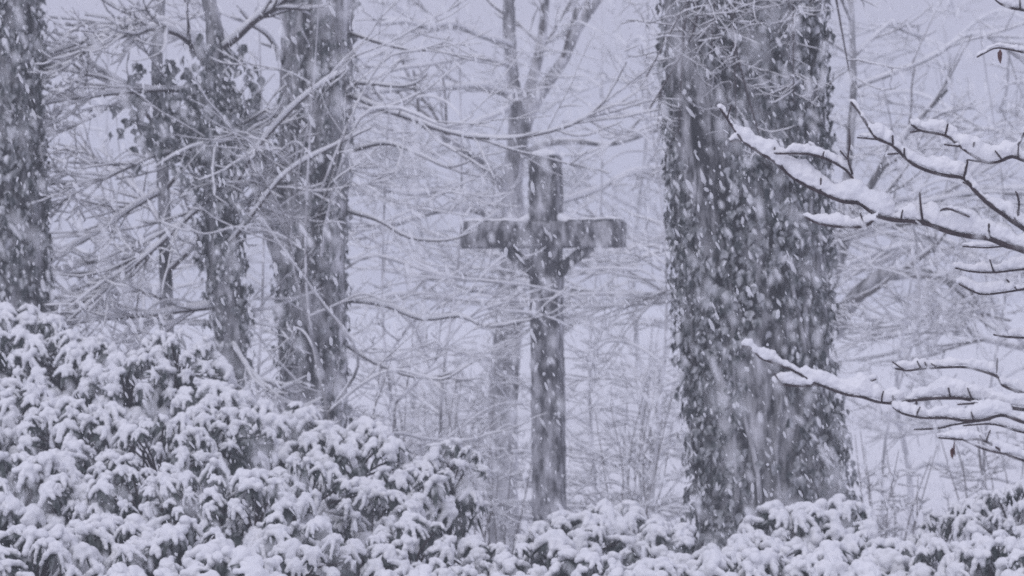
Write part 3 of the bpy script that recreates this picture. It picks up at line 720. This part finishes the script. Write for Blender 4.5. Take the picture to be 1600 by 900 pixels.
# ------------------------------------------------------------------ snow-laden rhododendron shrubs
def whorl_variant(seed, snow=True, lank=False):
    rng = np.random.default_rng(seed)
    n = rng.integers(7, 11) if not lank else rng.integers(5, 9); LV_, LF, off = [], [], 0
    cs, rs = [], []
    a0 = rng.uniform(0, 6)
    for i in range(n):
        thick = rng.uniform(.75, 1.3)
        az = a0 + i * 2 * np.pi / n + rng.normal() * .18
        L = rng.uniform(.11, .17); d0 = rng.uniform(-.35, .25); d1 = -rng.uniform(1.2, 1.7)
        if lank: L *= rng.uniform(1.1, 1.35); d0 -= .45; d1 -= .15
        s = np.linspace(0, 1, 6); an = d0 + (d1 - d0) * s ** .75
        rr = np.concatenate([[0.008], .008 + np.cumsum(np.cos(an[:-1]) * L / 5)]); zz = np.concatenate([[0], np.cumsum(np.sin(an[:-1]) * L / 5)])
        ra = np.array([np.cos(az), np.sin(az), 0]); ta = np.array([-np.sin(az), np.cos(az), 0])
        mid = rr[:, None] * ra + np.array([0, 0, 1.0]) * zz[:, None]
        nr = -np.sin(an)[:, None] * ra + np.cos(an)[:, None] * np.array([0, 0, 1.0])
        wd = .021 * np.sin(np.pi * np.clip(s * .86 + .10, 0, 1)) * rng.uniform(.85, 1.2)
        left = mid - ta * wd[:, None] - nr * wd[:, None] * .25; right = mid + ta * wd[:, None] - nr * wd[:, None] * .25
        V = np.stack([left, mid, right], 1).reshape(-1, 3); ix = np.arange(18).reshape(6, 3)
        F = np.concatenate([np.stack([ix[:-1, j], ix[:-1, j + 1], ix[1:, j + 1], ix[1:, j]], -1) for j in (0, 1)])
        LV_.append(V); LF.append(F + off); off += 18
        if snow and rng.random() < .80:
            e = rng.uniform(.35, .85) if not lank else rng.uniform(.3, 1.0)
            for q in np.linspace(.12, e, 8):
                p = np.array([np.interp(q, s, mid[:, k]) for k in range(3)]); m_ = np.array([np.interp(q, s, nr[:, k]) for k in range(3)])
                rad = rng.uniform(.018, .024) * (1.15 - .40 * q / e) * thick
                cs.append(p + m_ * rad * .72 + ta * rng.normal() * .002 + np.array([0, 0, .004])); rs.append((rad, rad, rad * 1.05))
    if snow:
        for k in range(5):
            cs.append((rng.normal() * .022, rng.normal() * .022, .018 + rng.uniform(0, .025))); q = rng.uniform(.022, .042); rs.append((q, q, q * .8))
    leaf = mesh_data('leaf_whorl', np.vstack(LV_), [np.vstack(LF)], [LEAF])
    cap = blend('snow_cap', cs, rs, .0075, [SNOW], 2, .013, .03) if snow else None
    return leaf, cap

WH = [whorl_variant(900 + i, True, i % 2 == 1) for i in range(28)]
WH_BARE = [whorl_variant(950 + i, False) for i in range(4)]

def heap_variant(seed):
    rng = np.random.default_rng(seed)
    st = nrm(rng.normal(size=3) * np.array([1, 1, .15])); cs, rs = [], []
    for k in range(rng.integers(2, 6)):
        cs.append(st * (.024 * k) + np.array([0, 0, .02 - .012 * k * rng.random()]) + rng.normal(size=3) * .010)
        hr = rng.uniform(.024, .042); rs.append((hr * 1.15, hr * 1.1, hr * .85))
    return blend('snow_heap', cs, rs, .008, [SNOW], 2, .012, .03)
HEAPS = [heap_variant(700 + i) for i in range(10)]

def shrub(label, mounds, seed, dens=1.0, heap=1.0):
    """mounds: (px, top py, distance, half width in metres). Whorls of drooping leaves over each mound, stems to the ground"""
    rng = np.random.default_rng(seed)
    cx = np.mean([P(m[0], 450, m[2]) for m in mounds], axis=0)
    root = tag(empty('rhododendron_shrub', (cx[0], cx[1], 0)), label, 'shrub', 'snow-covered rhododendron shrubs')
    pl = Vector(root.location)
    stems, inner = [], []; fam = rng.uniform(.82, 1.22)
    def place(pos, axis, sc, bare=False, pile=0.0):
        q = Vector(axis).to_track_quat('Z', 'Y').to_matrix() @ Matrix.Rotation(rng.uniform(0, 6.28), 3, 'Z')
        lf, cp = (WH_BARE[rng.integers(4)], None) if bare else WH[rng.integers(len(WH))]
        if bare: lf = lf[0]
        o = bpy.data.objects.new('leaf_whorl', lf); COL.objects.link(o); o.parent = root
        M4 = (q * (sc * fam)).to_4x4(); M4.translation = Vector(pos) - pl; o.matrix_local = M4
        if cp:
            c = bpy.data.objects.new('snow_cap', cp); COL.objects.link(c); c.parent = o
            if rng.random() < pile:
                c = bpy.data.objects.new('snow_heap', HEAPS[rng.integers(len(HEAPS))]); COL.objects.link(c); c.parent = o
    for (px, py, Y, hw) in mounds:
        top = P(px, py, Y); rx = hw; rz = hw * rng.uniform(.75, .95)
        C = top - np.array([0, 0, rz + .05])
        foot = np.array([cx[0] + rng.normal() * .1, cx[1] + rng.normal() * .1, -.1])
        n = int(37 * dens * (hw / .36) ** 2)
        g = np.pi * (3 - 5 ** .5); ph = rng.uniform(0, 6)
        for i in range(n):
            cz = 1 - 1.15 * (i + .5) / n                       # from the crest to a little below the equator
            s = math.sqrt(max(0, 1 - cz * cz)); az = i * g + ph
            nv = np.array([s * np.cos(az), s * np.sin(az), cz])
            if nv[1] > .45 and cz < .55: continue              # the far side lies behind the shrub itself
            nv = nrm(nv + rng.normal(size=3) * .10)
            pos = C + nv * np.array([rx, rx * .9, rz]) * rng.uniform(.88, 1.08)
            ax = nrm(nv * .6 + np.array([0, -.10, .62]) + rng.normal(size=3) * .22)
            place(pos, ax, rng.choice([rng.uniform(.5, .75), rng.uniform(.65, .95)]), bare=(cz < .4 and rng.random() < .10), pile=.75 * heap * (cz > .15))
            if rng.random() < .5:
                stems.append(np.stack([foot + (C - foot) * .35 + rng.normal(size=3) * .03, C - np.array([0, 0, rz * .5]), (C + pos) / 2, pos - ax * .01]))
        # the skirt: shaded leaves hanging under the mound
        for k in range(int(15 * dens)):
            az = rng.uniform(np.pi * 1.0, np.pi * 2.0)
            pos = C + np.array([np.cos(az) * rx * rng.uniform(.4, .95), np.sin(az) * rx * rng.uniform(.3, .8), -rz * rng.uniform(.25, 1.0)])
            place(pos, nrm(np.array([np.cos(az) * .4, np.sin(az) * .4, .8]) + rng.normal(size=3) * .15), rng.uniform(.7, 1.05), bare=rng.random() < .35)
        # dark inner foliage
        m = int(110 * (hw / .36) ** 2)
        u = nrm(rng.normal(size=(m, 3))) * (rng.random(m)[:, None] ** .4) * np.array([rx, rx * .8, rz * 1.3]) * .86 + C - np.array([0, 0, .22])
        inner.append(u)
        for k in range(2):
            stems.append(np.stack([foot, foot * .5 + C * .5 + rng.normal(size=3) * .12, C - np.array([0, 0, rz * .9]) + rng.normal(size=3) * .06, C + rng.normal(size=3) * .05]))
    V, F = tubes(np.stack([resample(s, 10) for s in stems]), np.stack([np.linspace(.016, .006, 10)] * len(stems)), 5)
    keep(obj('stems', mesh_data('stems', V, [F], [TWIG])), root)
    U = np.vstack(inner); n = len(U)
    L = np.array([[0, 0, 0], [-.022, .01, -.05], [.022, .01, -.05], [0, -.004, -.06], [0, 0, -.13]])
    LF = np.array([[0, 1, 3], [0, 3, 2], [1, 4, 3], [3, 4, 2]])
    az = rng.uniform(0, 6.28, n); tl = rng.normal(size=n) * .5
    Rz = np.zeros((n, 3, 3)); Rz[:, 0, 0] = np.cos(az); Rz[:, 0, 1] = -np.sin(az); Rz[:, 1, 0] = np.sin(az); Rz[:, 1, 1] = np.cos(az); Rz[:, 2, 2] = 1
    Rx = np.zeros((n, 3, 3)); Rx[:, 0, 0] = 1; Rx[:, 1, 1] = np.cos(tl); Rx[:, 1, 2] = -np.sin(tl); Rx[:, 2, 1] = np.sin(tl); Rx[:, 2, 2] = np.cos(tl)
    W = np.einsum('nij,vj->nvi', Rz @ Rx, L * 1.2) + U[:, None, :]
    FF = (LF[None] + (np.arange(n) * 5)[:, None, None]).reshape(-1, 3)
    o = keep(obj('inner_foliage', mesh_data('inner_foliage', W.reshape(-1, 3), [FF], [LEAF])), root); o['kind'] = 'stuff'

SHRUBS = [
    ('tall snowy rhododendron at the left edge, in front of the ivy trunk', [(20, 468, 29, .42), (105, 512, 28.6, .36), (-70, 480, 28.8, .36)]),
    ('snowy rhododendron below the thin young tree, its crown against the forked tree', [(275, 512, 28.5, .34), (200, 545, 28.2, .28), (335, 590, 27.8, .25)]),
    ('snowy rhododendron in front of the middle ivy trunk', [(445, 622, 27, .32), (550, 652, 26.5, .36)]),
    ('snowy rhododendron at the foot of the forked tree', [(345, 622, 26, .30), (250, 640, 25.5, .36)]),
    ('snowy rhododendron under the tall left edge shrub', [(120, 615, 26, .36), (20, 590, 26.4, .36), (-60, 640, 26, .34)]),
    ('snow-laden rhododendron halfway down the hedge near the left edge', [(50, 700, 24.2, .36), (-50, 740, 24, .34), (135, 690, 24.6, .34)]),
    ('broad snow-laden rhododendron in the middle of the hedge on the left', [(225, 715, 24, .38), (320, 720, 23.8, .34)]),
    ('lowest rhododendron in the bottom left corner, heaped with snow', [(55, 815, 21.6, .36), (165, 795, 22.2, .34), (-30, 860, 21, .3)]),
    ('rhododendron heaped with snow at the bottom edge left of the dark gap', [(285, 810, 21.8, .34), (370, 850, 21.2, .30), (215, 880, 20.6, .28)]),
    ('snow-laden rhododendron in front of the sapling twigs, left of the dark gap', [(400, 735, 23.6, .32), (480, 710, 24.4, .32), (455, 800, 22.4, .30)]),
    ('rhododendron at the right end of the tall hedge, with dark leaves showing', [(580, 745, 24.8, .30), (630, 720, 25.6, .28), (560, 830, 22.8, .28), (640, 800, 23.6, .26)]),
    ('small lone rhododendron head standing out from the hedge left of the cross', [(705, 676, 26.5, .22), (662, 712, 26.3, .18)]),
    ('low snowy rhododendron at the bottom edge between hedge and cross', [(700, 868, 22.6, .28), (640, 880, 21.6, .26), (750, 835, 24.0, .24), (795, 862, 23.6, .22)]),
    ('snowy rhododendron hiding the foot of the cross', [(895, 795, 26.0, .32), (975, 775, 26.4, .30)]),
    ('low snow-heaped rhododendron at the bottom edge, left below the cross foot', [(850, 835, 23.4, .30), (935, 855, 22.8, .30), (815, 885, 22.2, .24)]),
    ('snowy rhododendron at the left foot of the massive trunk', [(1040, 812, 25.2, .26), (1095, 852, 24.2, .28), (1020, 870, 22.6, .28)]),
    ('snowy rhododendron with tall drooping heads in front of the massive trunk', [(1240, 782, 26.0, .30), (1300, 772, 26.2, .24), (1180, 830, 25.2, .24)]),
    ('low snow-heaped rhododendron at the bottom edge below the massive trunk', [(1150, 858, 23.0, .28), (1230, 848, 23.2, .28), (1310, 850, 23.0, .26)]),
    ('low snowy rhododendron below the grey twiggy bush', [(1360, 825, 25.6, .26), (1410, 845, 24.2, .26), (1370, 880, 22.4, .24)]),
    ('pale snowy rhododendron in the bottom right corner, taller one behind', [(1500, 780, 26.6, .32), (1585, 752, 26.2, .36), (1650, 770, 26, .3)]),
    ('snow-heaped rhododendron in the bottom right corner, lower one in front', [(1480, 838, 23.8, .28), (1560, 830, 23.4, .30), (1640, 840, 23, .3)]),
]
for i, (lab, mo) in enumerate(SHRUBS):
    shrub(lab, mo, 300 + i, heap=.16 if i < 13 else .45)

# ------------------------------------------------------------------ near tree reaching in from the right, branches thick with snow
def near_tree():
    rg = np.random.default_rng(91)
    Yu, Yl, Yr = 11.4, 11.0, 11.9
    tp = [np.array([2.75, 12.2, -.2]), np.array([2.72, 12.15, 1.2]), np.array([2.66, 12.1, 2.6]), np.array([2.7, 12.05, 4.2]), np.array([2.6, 12.0, 5.8])]
    root = tag(empty('near_tree', (2.75, 12.2, 0)), 'snow-laden dark bare branches reaching in from the right edge', 'tree')
    V, F, path, rad = trunk_mesh(np.array(tp), np.array([.075, .062, .05, .04, .02]), 18, 80, .06)
    keep(obj('trunk', mesh_data('trunk', V, F, [BARK])), root)
    def B(pts, Y, r0, r1, s, end=True):
        """one branch traced from its thick end to its tip; s snow depth in photo pixels"""
        return (pts, Y, r0, r1, s)
    br = [
     # upper system, thick end first
     B([(1900, 470), (1700, 428), (1600, 392), (1573, 384), (1545, 373), (1513, 369), (1481, 362), (1442, 348), (1399, 344), (1371, 337), (1342, 318), (1317, 315), (1289, 304), (1260, 290), (1234, 274), (1209, 252), (1186, 238), (1161, 220), (1143, 196), (1125, 169)], Yu, 7.5, 2.2, 38),
     B([(1700, 428), (1640, 385), (1600, 358), (1573, 339), (1545, 319), (1524, 299), (1506, 279), (1484, 275), (1459, 270), (1431, 259), (1417, 249), (1399, 231), (1388, 224), (1371, 217), (1360, 204), (1346, 181), (1330, 160)], Yu, 5.5, 2.2, 27),
     B([(1506, 279), (1511, 252), (1510, 250)], Yu, 2.8, 2.2, 0),
     B([(1720, 300), (1650, 265), (1600, 251), (1580, 245), (1563, 252), (1541, 254), (1518, 242), (1499, 228), (1477, 212), (1438, 204), (1424, 194)], Yu + .1, 4.0, 2.2, 30),
     B([(1580, 245), (1590, 228), (1602, 205), (1612, 180)], Yu + .1, 2.6, 2.0, 10),
     B([(1438, 204), (1422, 207)], Yu + .1, 2.2, 1.8, 0), B([(1477, 212), (1480, 194)], Yu + .1, 2.4, 2.0, 0), B([(1518, 242), (1521, 223)], Yu + .1, 2.2, 1.8, 0),
     B([(1500, 229), (1476, 226)], Yu + .08, 2.0, 1.6, 6), B([(1541, 254), (1511, 250)], Yu + .08, 2.0, 1.8, 0),
     B([(1209, 252), (1210, 231)], Yu, 2.2, 1.8, 0), B([(1282, 298), (1282, 279)], Yu, 2.2, 1.8, 0),
     B([(1342, 318), (1338, 302), (1335, 284), (1324, 268), (1303, 254), (1282, 244), (1266, 228)], Yu, 2.9, 1.9, 22),
     B([(1290, 248), (1264, 241), (1230, 240), (1212, 240)], Yu - .03, 2.2, 1.8, 20),
     B([(1332, 272), (1324, 249), (1327, 225), (1326, 203)], Yu, 2.2, 1.8, 0), B([(1324, 249), (1312, 236)], Yu, 2.0, 1.7, 0),
     B([(1371, 337), (1353, 353), (1324, 355), (1296, 353), (1275, 348), (1257, 339)], Yu - .02, 2.8, 1.8, 20),
     B([(1161, 220), (1141, 221)], Yu, 2.0, 1.6, 18),
     B([(1442, 348), (1438, 325), (1436, 302)], Yu, 2.6, 2.0, 0), B([(1545, 373), (1544, 350)], Yu, 2.4, 2.0, 0),
     B([(1515, 339), (1481, 326), (1470, 329)], Yu - .04, 2.0, 1.7, 10),
     B([(1395, 229), (1394, 212)], Yu, 2.2, 1.9, 0), B([(1413, 246), (1412, 232)], Yu, 2.0, 1.7, 0), B([(1373, 218), (1340, 215)], Yu, 2.2, 1.6, 12), B([(1404, 240), (1387, 241)], Yu, 1.8, 1.5, 4),
     B([(1589, 349), (1591, 316), (1586, 300)], Yu, 2.8, 2.2, 0),
     # tiers at the right edge
     B([(1640, 388), (1600, 386), (1570, 385), (1540, 387), (1505, 385)], Yr, 2.2, 1.5, 14),
     B([(1660, 420), (1600, 421), (1570, 424), (1548, 426), (1516, 424), (1493, 419)], Yr, 2.6, 1.6, 22),
     B([(1700, 440), (1640, 446), (1600, 452), (1541, 460), (1520, 455), (1499, 444)], Yr, 2.8, 1.7, 22), B([(1592, 453), (1582, 446), (1573, 437)], Yr, 2.2, 1.8, 8),
     B([(1700, 540), (1640, 530), (1600, 528), (1570, 526), (1553, 523)], Yr, 2.8, 2.0, 16),
     B([(1700, 30), (1640, 26), (1598, 16), (1573, 11), (1556, 0), (1545, -18)], Yr, 3.0, 2.0, 22),
     B([(1680, 92), (1640, 88), (1600, 82), (1575, 77), (1556, 75), (1540, 82), (1527, 89)], Yr, 2.6, 1.5, 10),
     # lower system
     B([(1900, 640), (1700, 648), (1600, 640), (1548, 631), (1506, 623), (1481, 622), (1453, 623), (1417, 627), (1396, 630), (1371, 628), (1349, 621), (1324, 617), (1303, 610), (1276, 601), (1253, 604), (1212, 600)], Yl, 5.5, 2.0, 30),
     B([(1276, 601), (1243, 581), (1207, 567), (1186, 558), (1175, 545), (1160, 541)], Yl, 2.6, 1.8, 22),
     B([(1700, 672), (1640, 666), (1600, 660), (1566, 649), (1538, 656), (1506, 657), (1477, 653), (1442, 653), (1410, 646), (1396, 637)], Yl - .05, 4.0, 2.0, 26),
     B([(1566, 649), (1565, 640)], Yl - .05, 2.2, 2.0, 6),
     B([(1548, 655), (1488, 664), (1470, 669), (1429, 671)], Yl, 2.2, 1.5, 9),
     B([(1680, 690), (1600, 676), (1552, 663), (1506, 665)], Yl + .1, 2.6, 1.6, 8),
     B([(1750, 770), (1660, 745), (1600, 720), (1573, 710), (1552, 696), (1531, 687), (1506, 687), (1467, 684)], Yl - .1, 4.0, 1.8, 20),
     B([(1573, 710), (1545, 704), (1525, 697), (1506, 688)], Yl - .1, 2.2, 1.6, 7), B([(1536, 690), (1530, 680)], Yl - .1, 2.0, 1.7, 0),
     B([(1700, 640), (1640, 626), (1600, 615), (1566, 602), (1560, 590), (1538, 581), (1509, 574), (1481, 574), (1445, 576), (1417, 579), (1399, 576)], Yl + .15, 3.6, 1.7, 19),
     B([(1557, 587), (1557, 560)], Yl + .15, 2.2, 1.8, 0), B([(1450, 576), (1444, 566)], Yl + .15, 2.0, 1.8, 0), B([(1584, 609), (1591, 629)], Yl + .15, 2.2, 1.8, 0),
     B([(1396, 630), (1394, 618)], Yl, 2.2, 1.8, 0), B([(1432, 626), (1428, 633), (1400, 631)], Yl - .02, 2.2, 1.8, 0), B([(1550, 631), (1530, 630), (1497, 632)], Yl - .04, 2.4, 1.8, 4), B([(1330, 617), (1352, 600), (1368, 593)], Yl + .1, 2.0, 1.6, 14),
     B([(1485, 622), (1481, 606)], Yl, 2.0, 1.6, 0),
    ]
    rs_ = np.random.default_rng(77); spurs = []
    for (pts, Y, r0, r1, s) in [b for b in br if b[4] >= 19]:
        for k in range(int(len(pts) * .28)):
            j = rs_.integers(1, len(pts)); x, y = pts[j]; t_ = rs_.random(); x0, y0 = pts[j - 1]
            if abs(x - x0) > 80: continue
            x, y = x * t_ + x0 * (1 - t_), y * t_ + y0 * (1 - t_)
            a_ = rs_.uniform(-1.15, .5); l_ = rs_.uniform(8, 22)
            spurs.append(([(x, y), (x + math.sin(a_) * l_ * .5 - 1, y - math.cos(a_) * l_ * .55), (x + math.sin(a_) * l_, y - math.cos(a_) * l_)], Y, 2.0, 1.5, 0))
    cs, rs = [], []
    for (pts, Y, r0, r1, s) in br + spurs:
        Yv = [Y + .25 * max(0, (p[0] - 1600) / 300.0) for p in pts]
        W = [P(p[0], p[1], y) for p, y in zip(pts, Yv)]
        if s == 0:
            W = [W[0]] + [q - np.array([0, .018, 0]) for q in W[1:]]     # bare spurs stand on the near side
        # a little wander in depth so the spray is not flat
        if len(W) > 4:
            ph = rg.uniform(0, 6); span = rg.uniform(.04, .10)
            W = [q + np.array([0, span * math.sin(ph + j * .7) - span * math.sin(ph), 0]) for j, q in enumerate(W)] if s and r0 > 9 else W
        n = max(6, int(np.linalg.norm(np.array(W[0]) - W[-1]) / .012))
        p = resample(W, n); r = np.linspace(r0, r1, n) * K * Y * .80
        r = r * (1 + .12 * np.sin(np.arange(n) * 1.1 + rg.uniform(0, 6)) * rg.random(n))
        V, F = tubes(p[None], r[None], 8)
        e = np.array([[n * 8 - 8 + j for j in range(8)]])
        V = np.vstack([V, p[-1:] + (p[-1:] - p[-2:-1]) * .3]); l0 = n * 8 - 8
        tri = np.stack([np.arange(8) + l0, (np.arange(8) + 1) % 8 + l0, np.full(8, n * 8)], -1)
        keep(obj('branch', mesh_data('branch', V, [F, tri], [TWIG])), root)
        if s:
            m = max(4, int(np.linalg.norm(np.array(W[0]) - W[-1]) / .007)); q = resample(W, m); rq = np.linspace(r0, r1, m) * K * Y * .72
            T = nrm(np.gradient(q, axis=0)); hz = np.sqrt(np.clip(1 - T[:, 2] ** 2, 0, 1))
            u = np.linspace(0, 1, m)
            ph = rg.uniform(0, 6, 4)
            L = np.linalg.norm(np.array(W[0]) - W[-1])
            var = 1 + .20 * np.sin(ph[0] + u * L * 26) + .14 * np.sin(ph[1] + u * L * 61) + .08 * rg.normal(size=m)
            tip = np.clip((1 - u) * L / (.06 + .02 * s / 20), .0, 1) ** .55
            h = .80 * s * K * Y * np.clip((hz - .35) / .5, .15, 1) * var * (.45 + .55 * tip)
            # slides off at a few places
            gap = np.clip(np.abs(np.sin(ph[2] + u * L * 6.3)) * 6, .30, 1); h = h * gap
            for j in range(m):
                hh = max(h[j], .006)
                cs.append(q[j] + np.array([rg.normal() * .002, .004 + rg.normal() * .002, rq[j] * .9 + hh * .50])); rs.append((max(hh * .40, .007), hh * .30 + .003, hh * .48))
    o = obj('snow_cover', blend('snow_cover', cs, rs, .0042, [SNOW], 1, .013, .016)); keep(o, root)
    # withered leaves still hanging on
    for (px, py, Y, sc, az) in [(1563, 78, Yr, .030, .4), (1492, 690, Yl - .1, .030, 1.2), (1488, 700, Yl - .1, .022, .2)]:
        c = P(px, py, Y)
        L = np.array([[0, 0, .1], [-.28, .08, -.3], [.28, .1, -.3], [0, 0, -.5], [-.2, .12, -.9], [.22, .1, -.9], [0, -.05, -1.4]]) * sc * .95
        F = np.array([[0, 1, 3], [0, 3, 2], [1, 4, 3], [3, 4, 6], [3, 6, 5], [3, 5, 2]])
        Rz = np.array(Matrix.Rotation(az, 3, 'Z'))
        o = obj('withered_leaf', mesh_data('withered_leaf', L @ Rz.T + c, [F], [DEAD])); keep(o, root); o['label'] = 'reddish withered leaf hanging from the branch'
near_tree()

# ------------------------------------------------------------------ falling snow
def falling_snow():
    rng = np.random.default_rng(404)
    import bmesh
    bm = bmesh.new(); bmesh.ops.create_icosphere(bm, subdivisions=1, radius=1.0)
    near = (np.array([v.co[:] for v in bm.verts]), np.array([[v.index for v in f.verts] for f in bm.faces])); bm.free()
    far = (np.array([[1, 0, 0], [-1, 0, 0], [0, 1, 0], [0, -1, 0], [0, 0, 1.0], [0, 0, -1.0]]),
           np.array([[0, 2, 4], [2, 1, 4], [1, 3, 4], [3, 0, 4], [2, 0, 5], [1, 2, 5], [3, 1, 5], [0, 3, 5]]))
    VS, FS, off = [], [], 0
    for (b0, f0), n, y0, y1, hw, zt in ((near, 5200, 1.6, 6, 1.0, 4.0), (near, 14000, 6, 20, 2.6, 5.2), (far, 105000, 20, 56, 6.6, 7.5)):
        c = np.stack([rng.uniform(-hw, hw, n), rng.uniform(y0, y1, n), rng.uniform(0.1 if y0 > 5 else 2.4, zt, n)], -1)
        s = rng.gamma(1.8, .0021, n).clip(.0014, .012)
        s = np.minimum(s, .0020 + c[:, 1] * .00045)
        V = b0[None] * (s[:, None, None] * rng.uniform(.75, 1.25, (n, len(b0), 1))) * np.array([1, 1, 1.0])
        V[..., 2] *= rng.uniform(1.0, 3.2, n)[:, None]       # ragged clumps of flakes hanging in the wind
        a = R(16) + rng.normal(size=n) * .22
        V[..., 0] -= np.tan(a)[:, None] * V[..., 2]
        V = V + c[:, None, :]
        VS.append(V.reshape(-1, 3)); FS.append((f0[None] + (np.arange(n) * len(b0))[:, None, None]).reshape(-1, 3) + off); off += n * len(b0)
    o = obj('falling_snow', mesh_data('falling_snow', np.vstack(VS), [np.vstack(FS)], [FLAKE]))
    tag(o, 'snowflakes falling through the whole view', 'snow', kind='stuff')
falling_snow()

# ------------------------------------------------------------------ haze of the snowfall
def haze():
    import bmesh
    bm = bmesh.new(); bmesh.ops.create_cube(bm, size=1.0)
    me = bpy.data.meshes.new('haze'); bm.to_mesh(me); bm.free()
    o = obj('haze', me); o.location = (0, 135, 7.5); o.scale = (640, 370, 18)
    m = bpy.data.materials.new('haze_air'); m.use_nodes = True
    t = m.node_tree; t.nodes.clear()
    v = t.nodes.new('ShaderNodeVolumePrincipled'); v.inputs['Color'].default_value = (.90, .94, 1.0, 1)
    v.inputs['Density'].default_value = 0.0036; v.inputs['Anisotropy'].default_value = 0.0
    out = t.nodes.new('ShaderNodeOutputMaterial'); t.links.new(v.outputs[0], out.inputs['Volume'])
    me.materials.append(m)
    tag(o, 'pale haze of falling snow over the whole place', 'haze', kind='stuff')
haze()
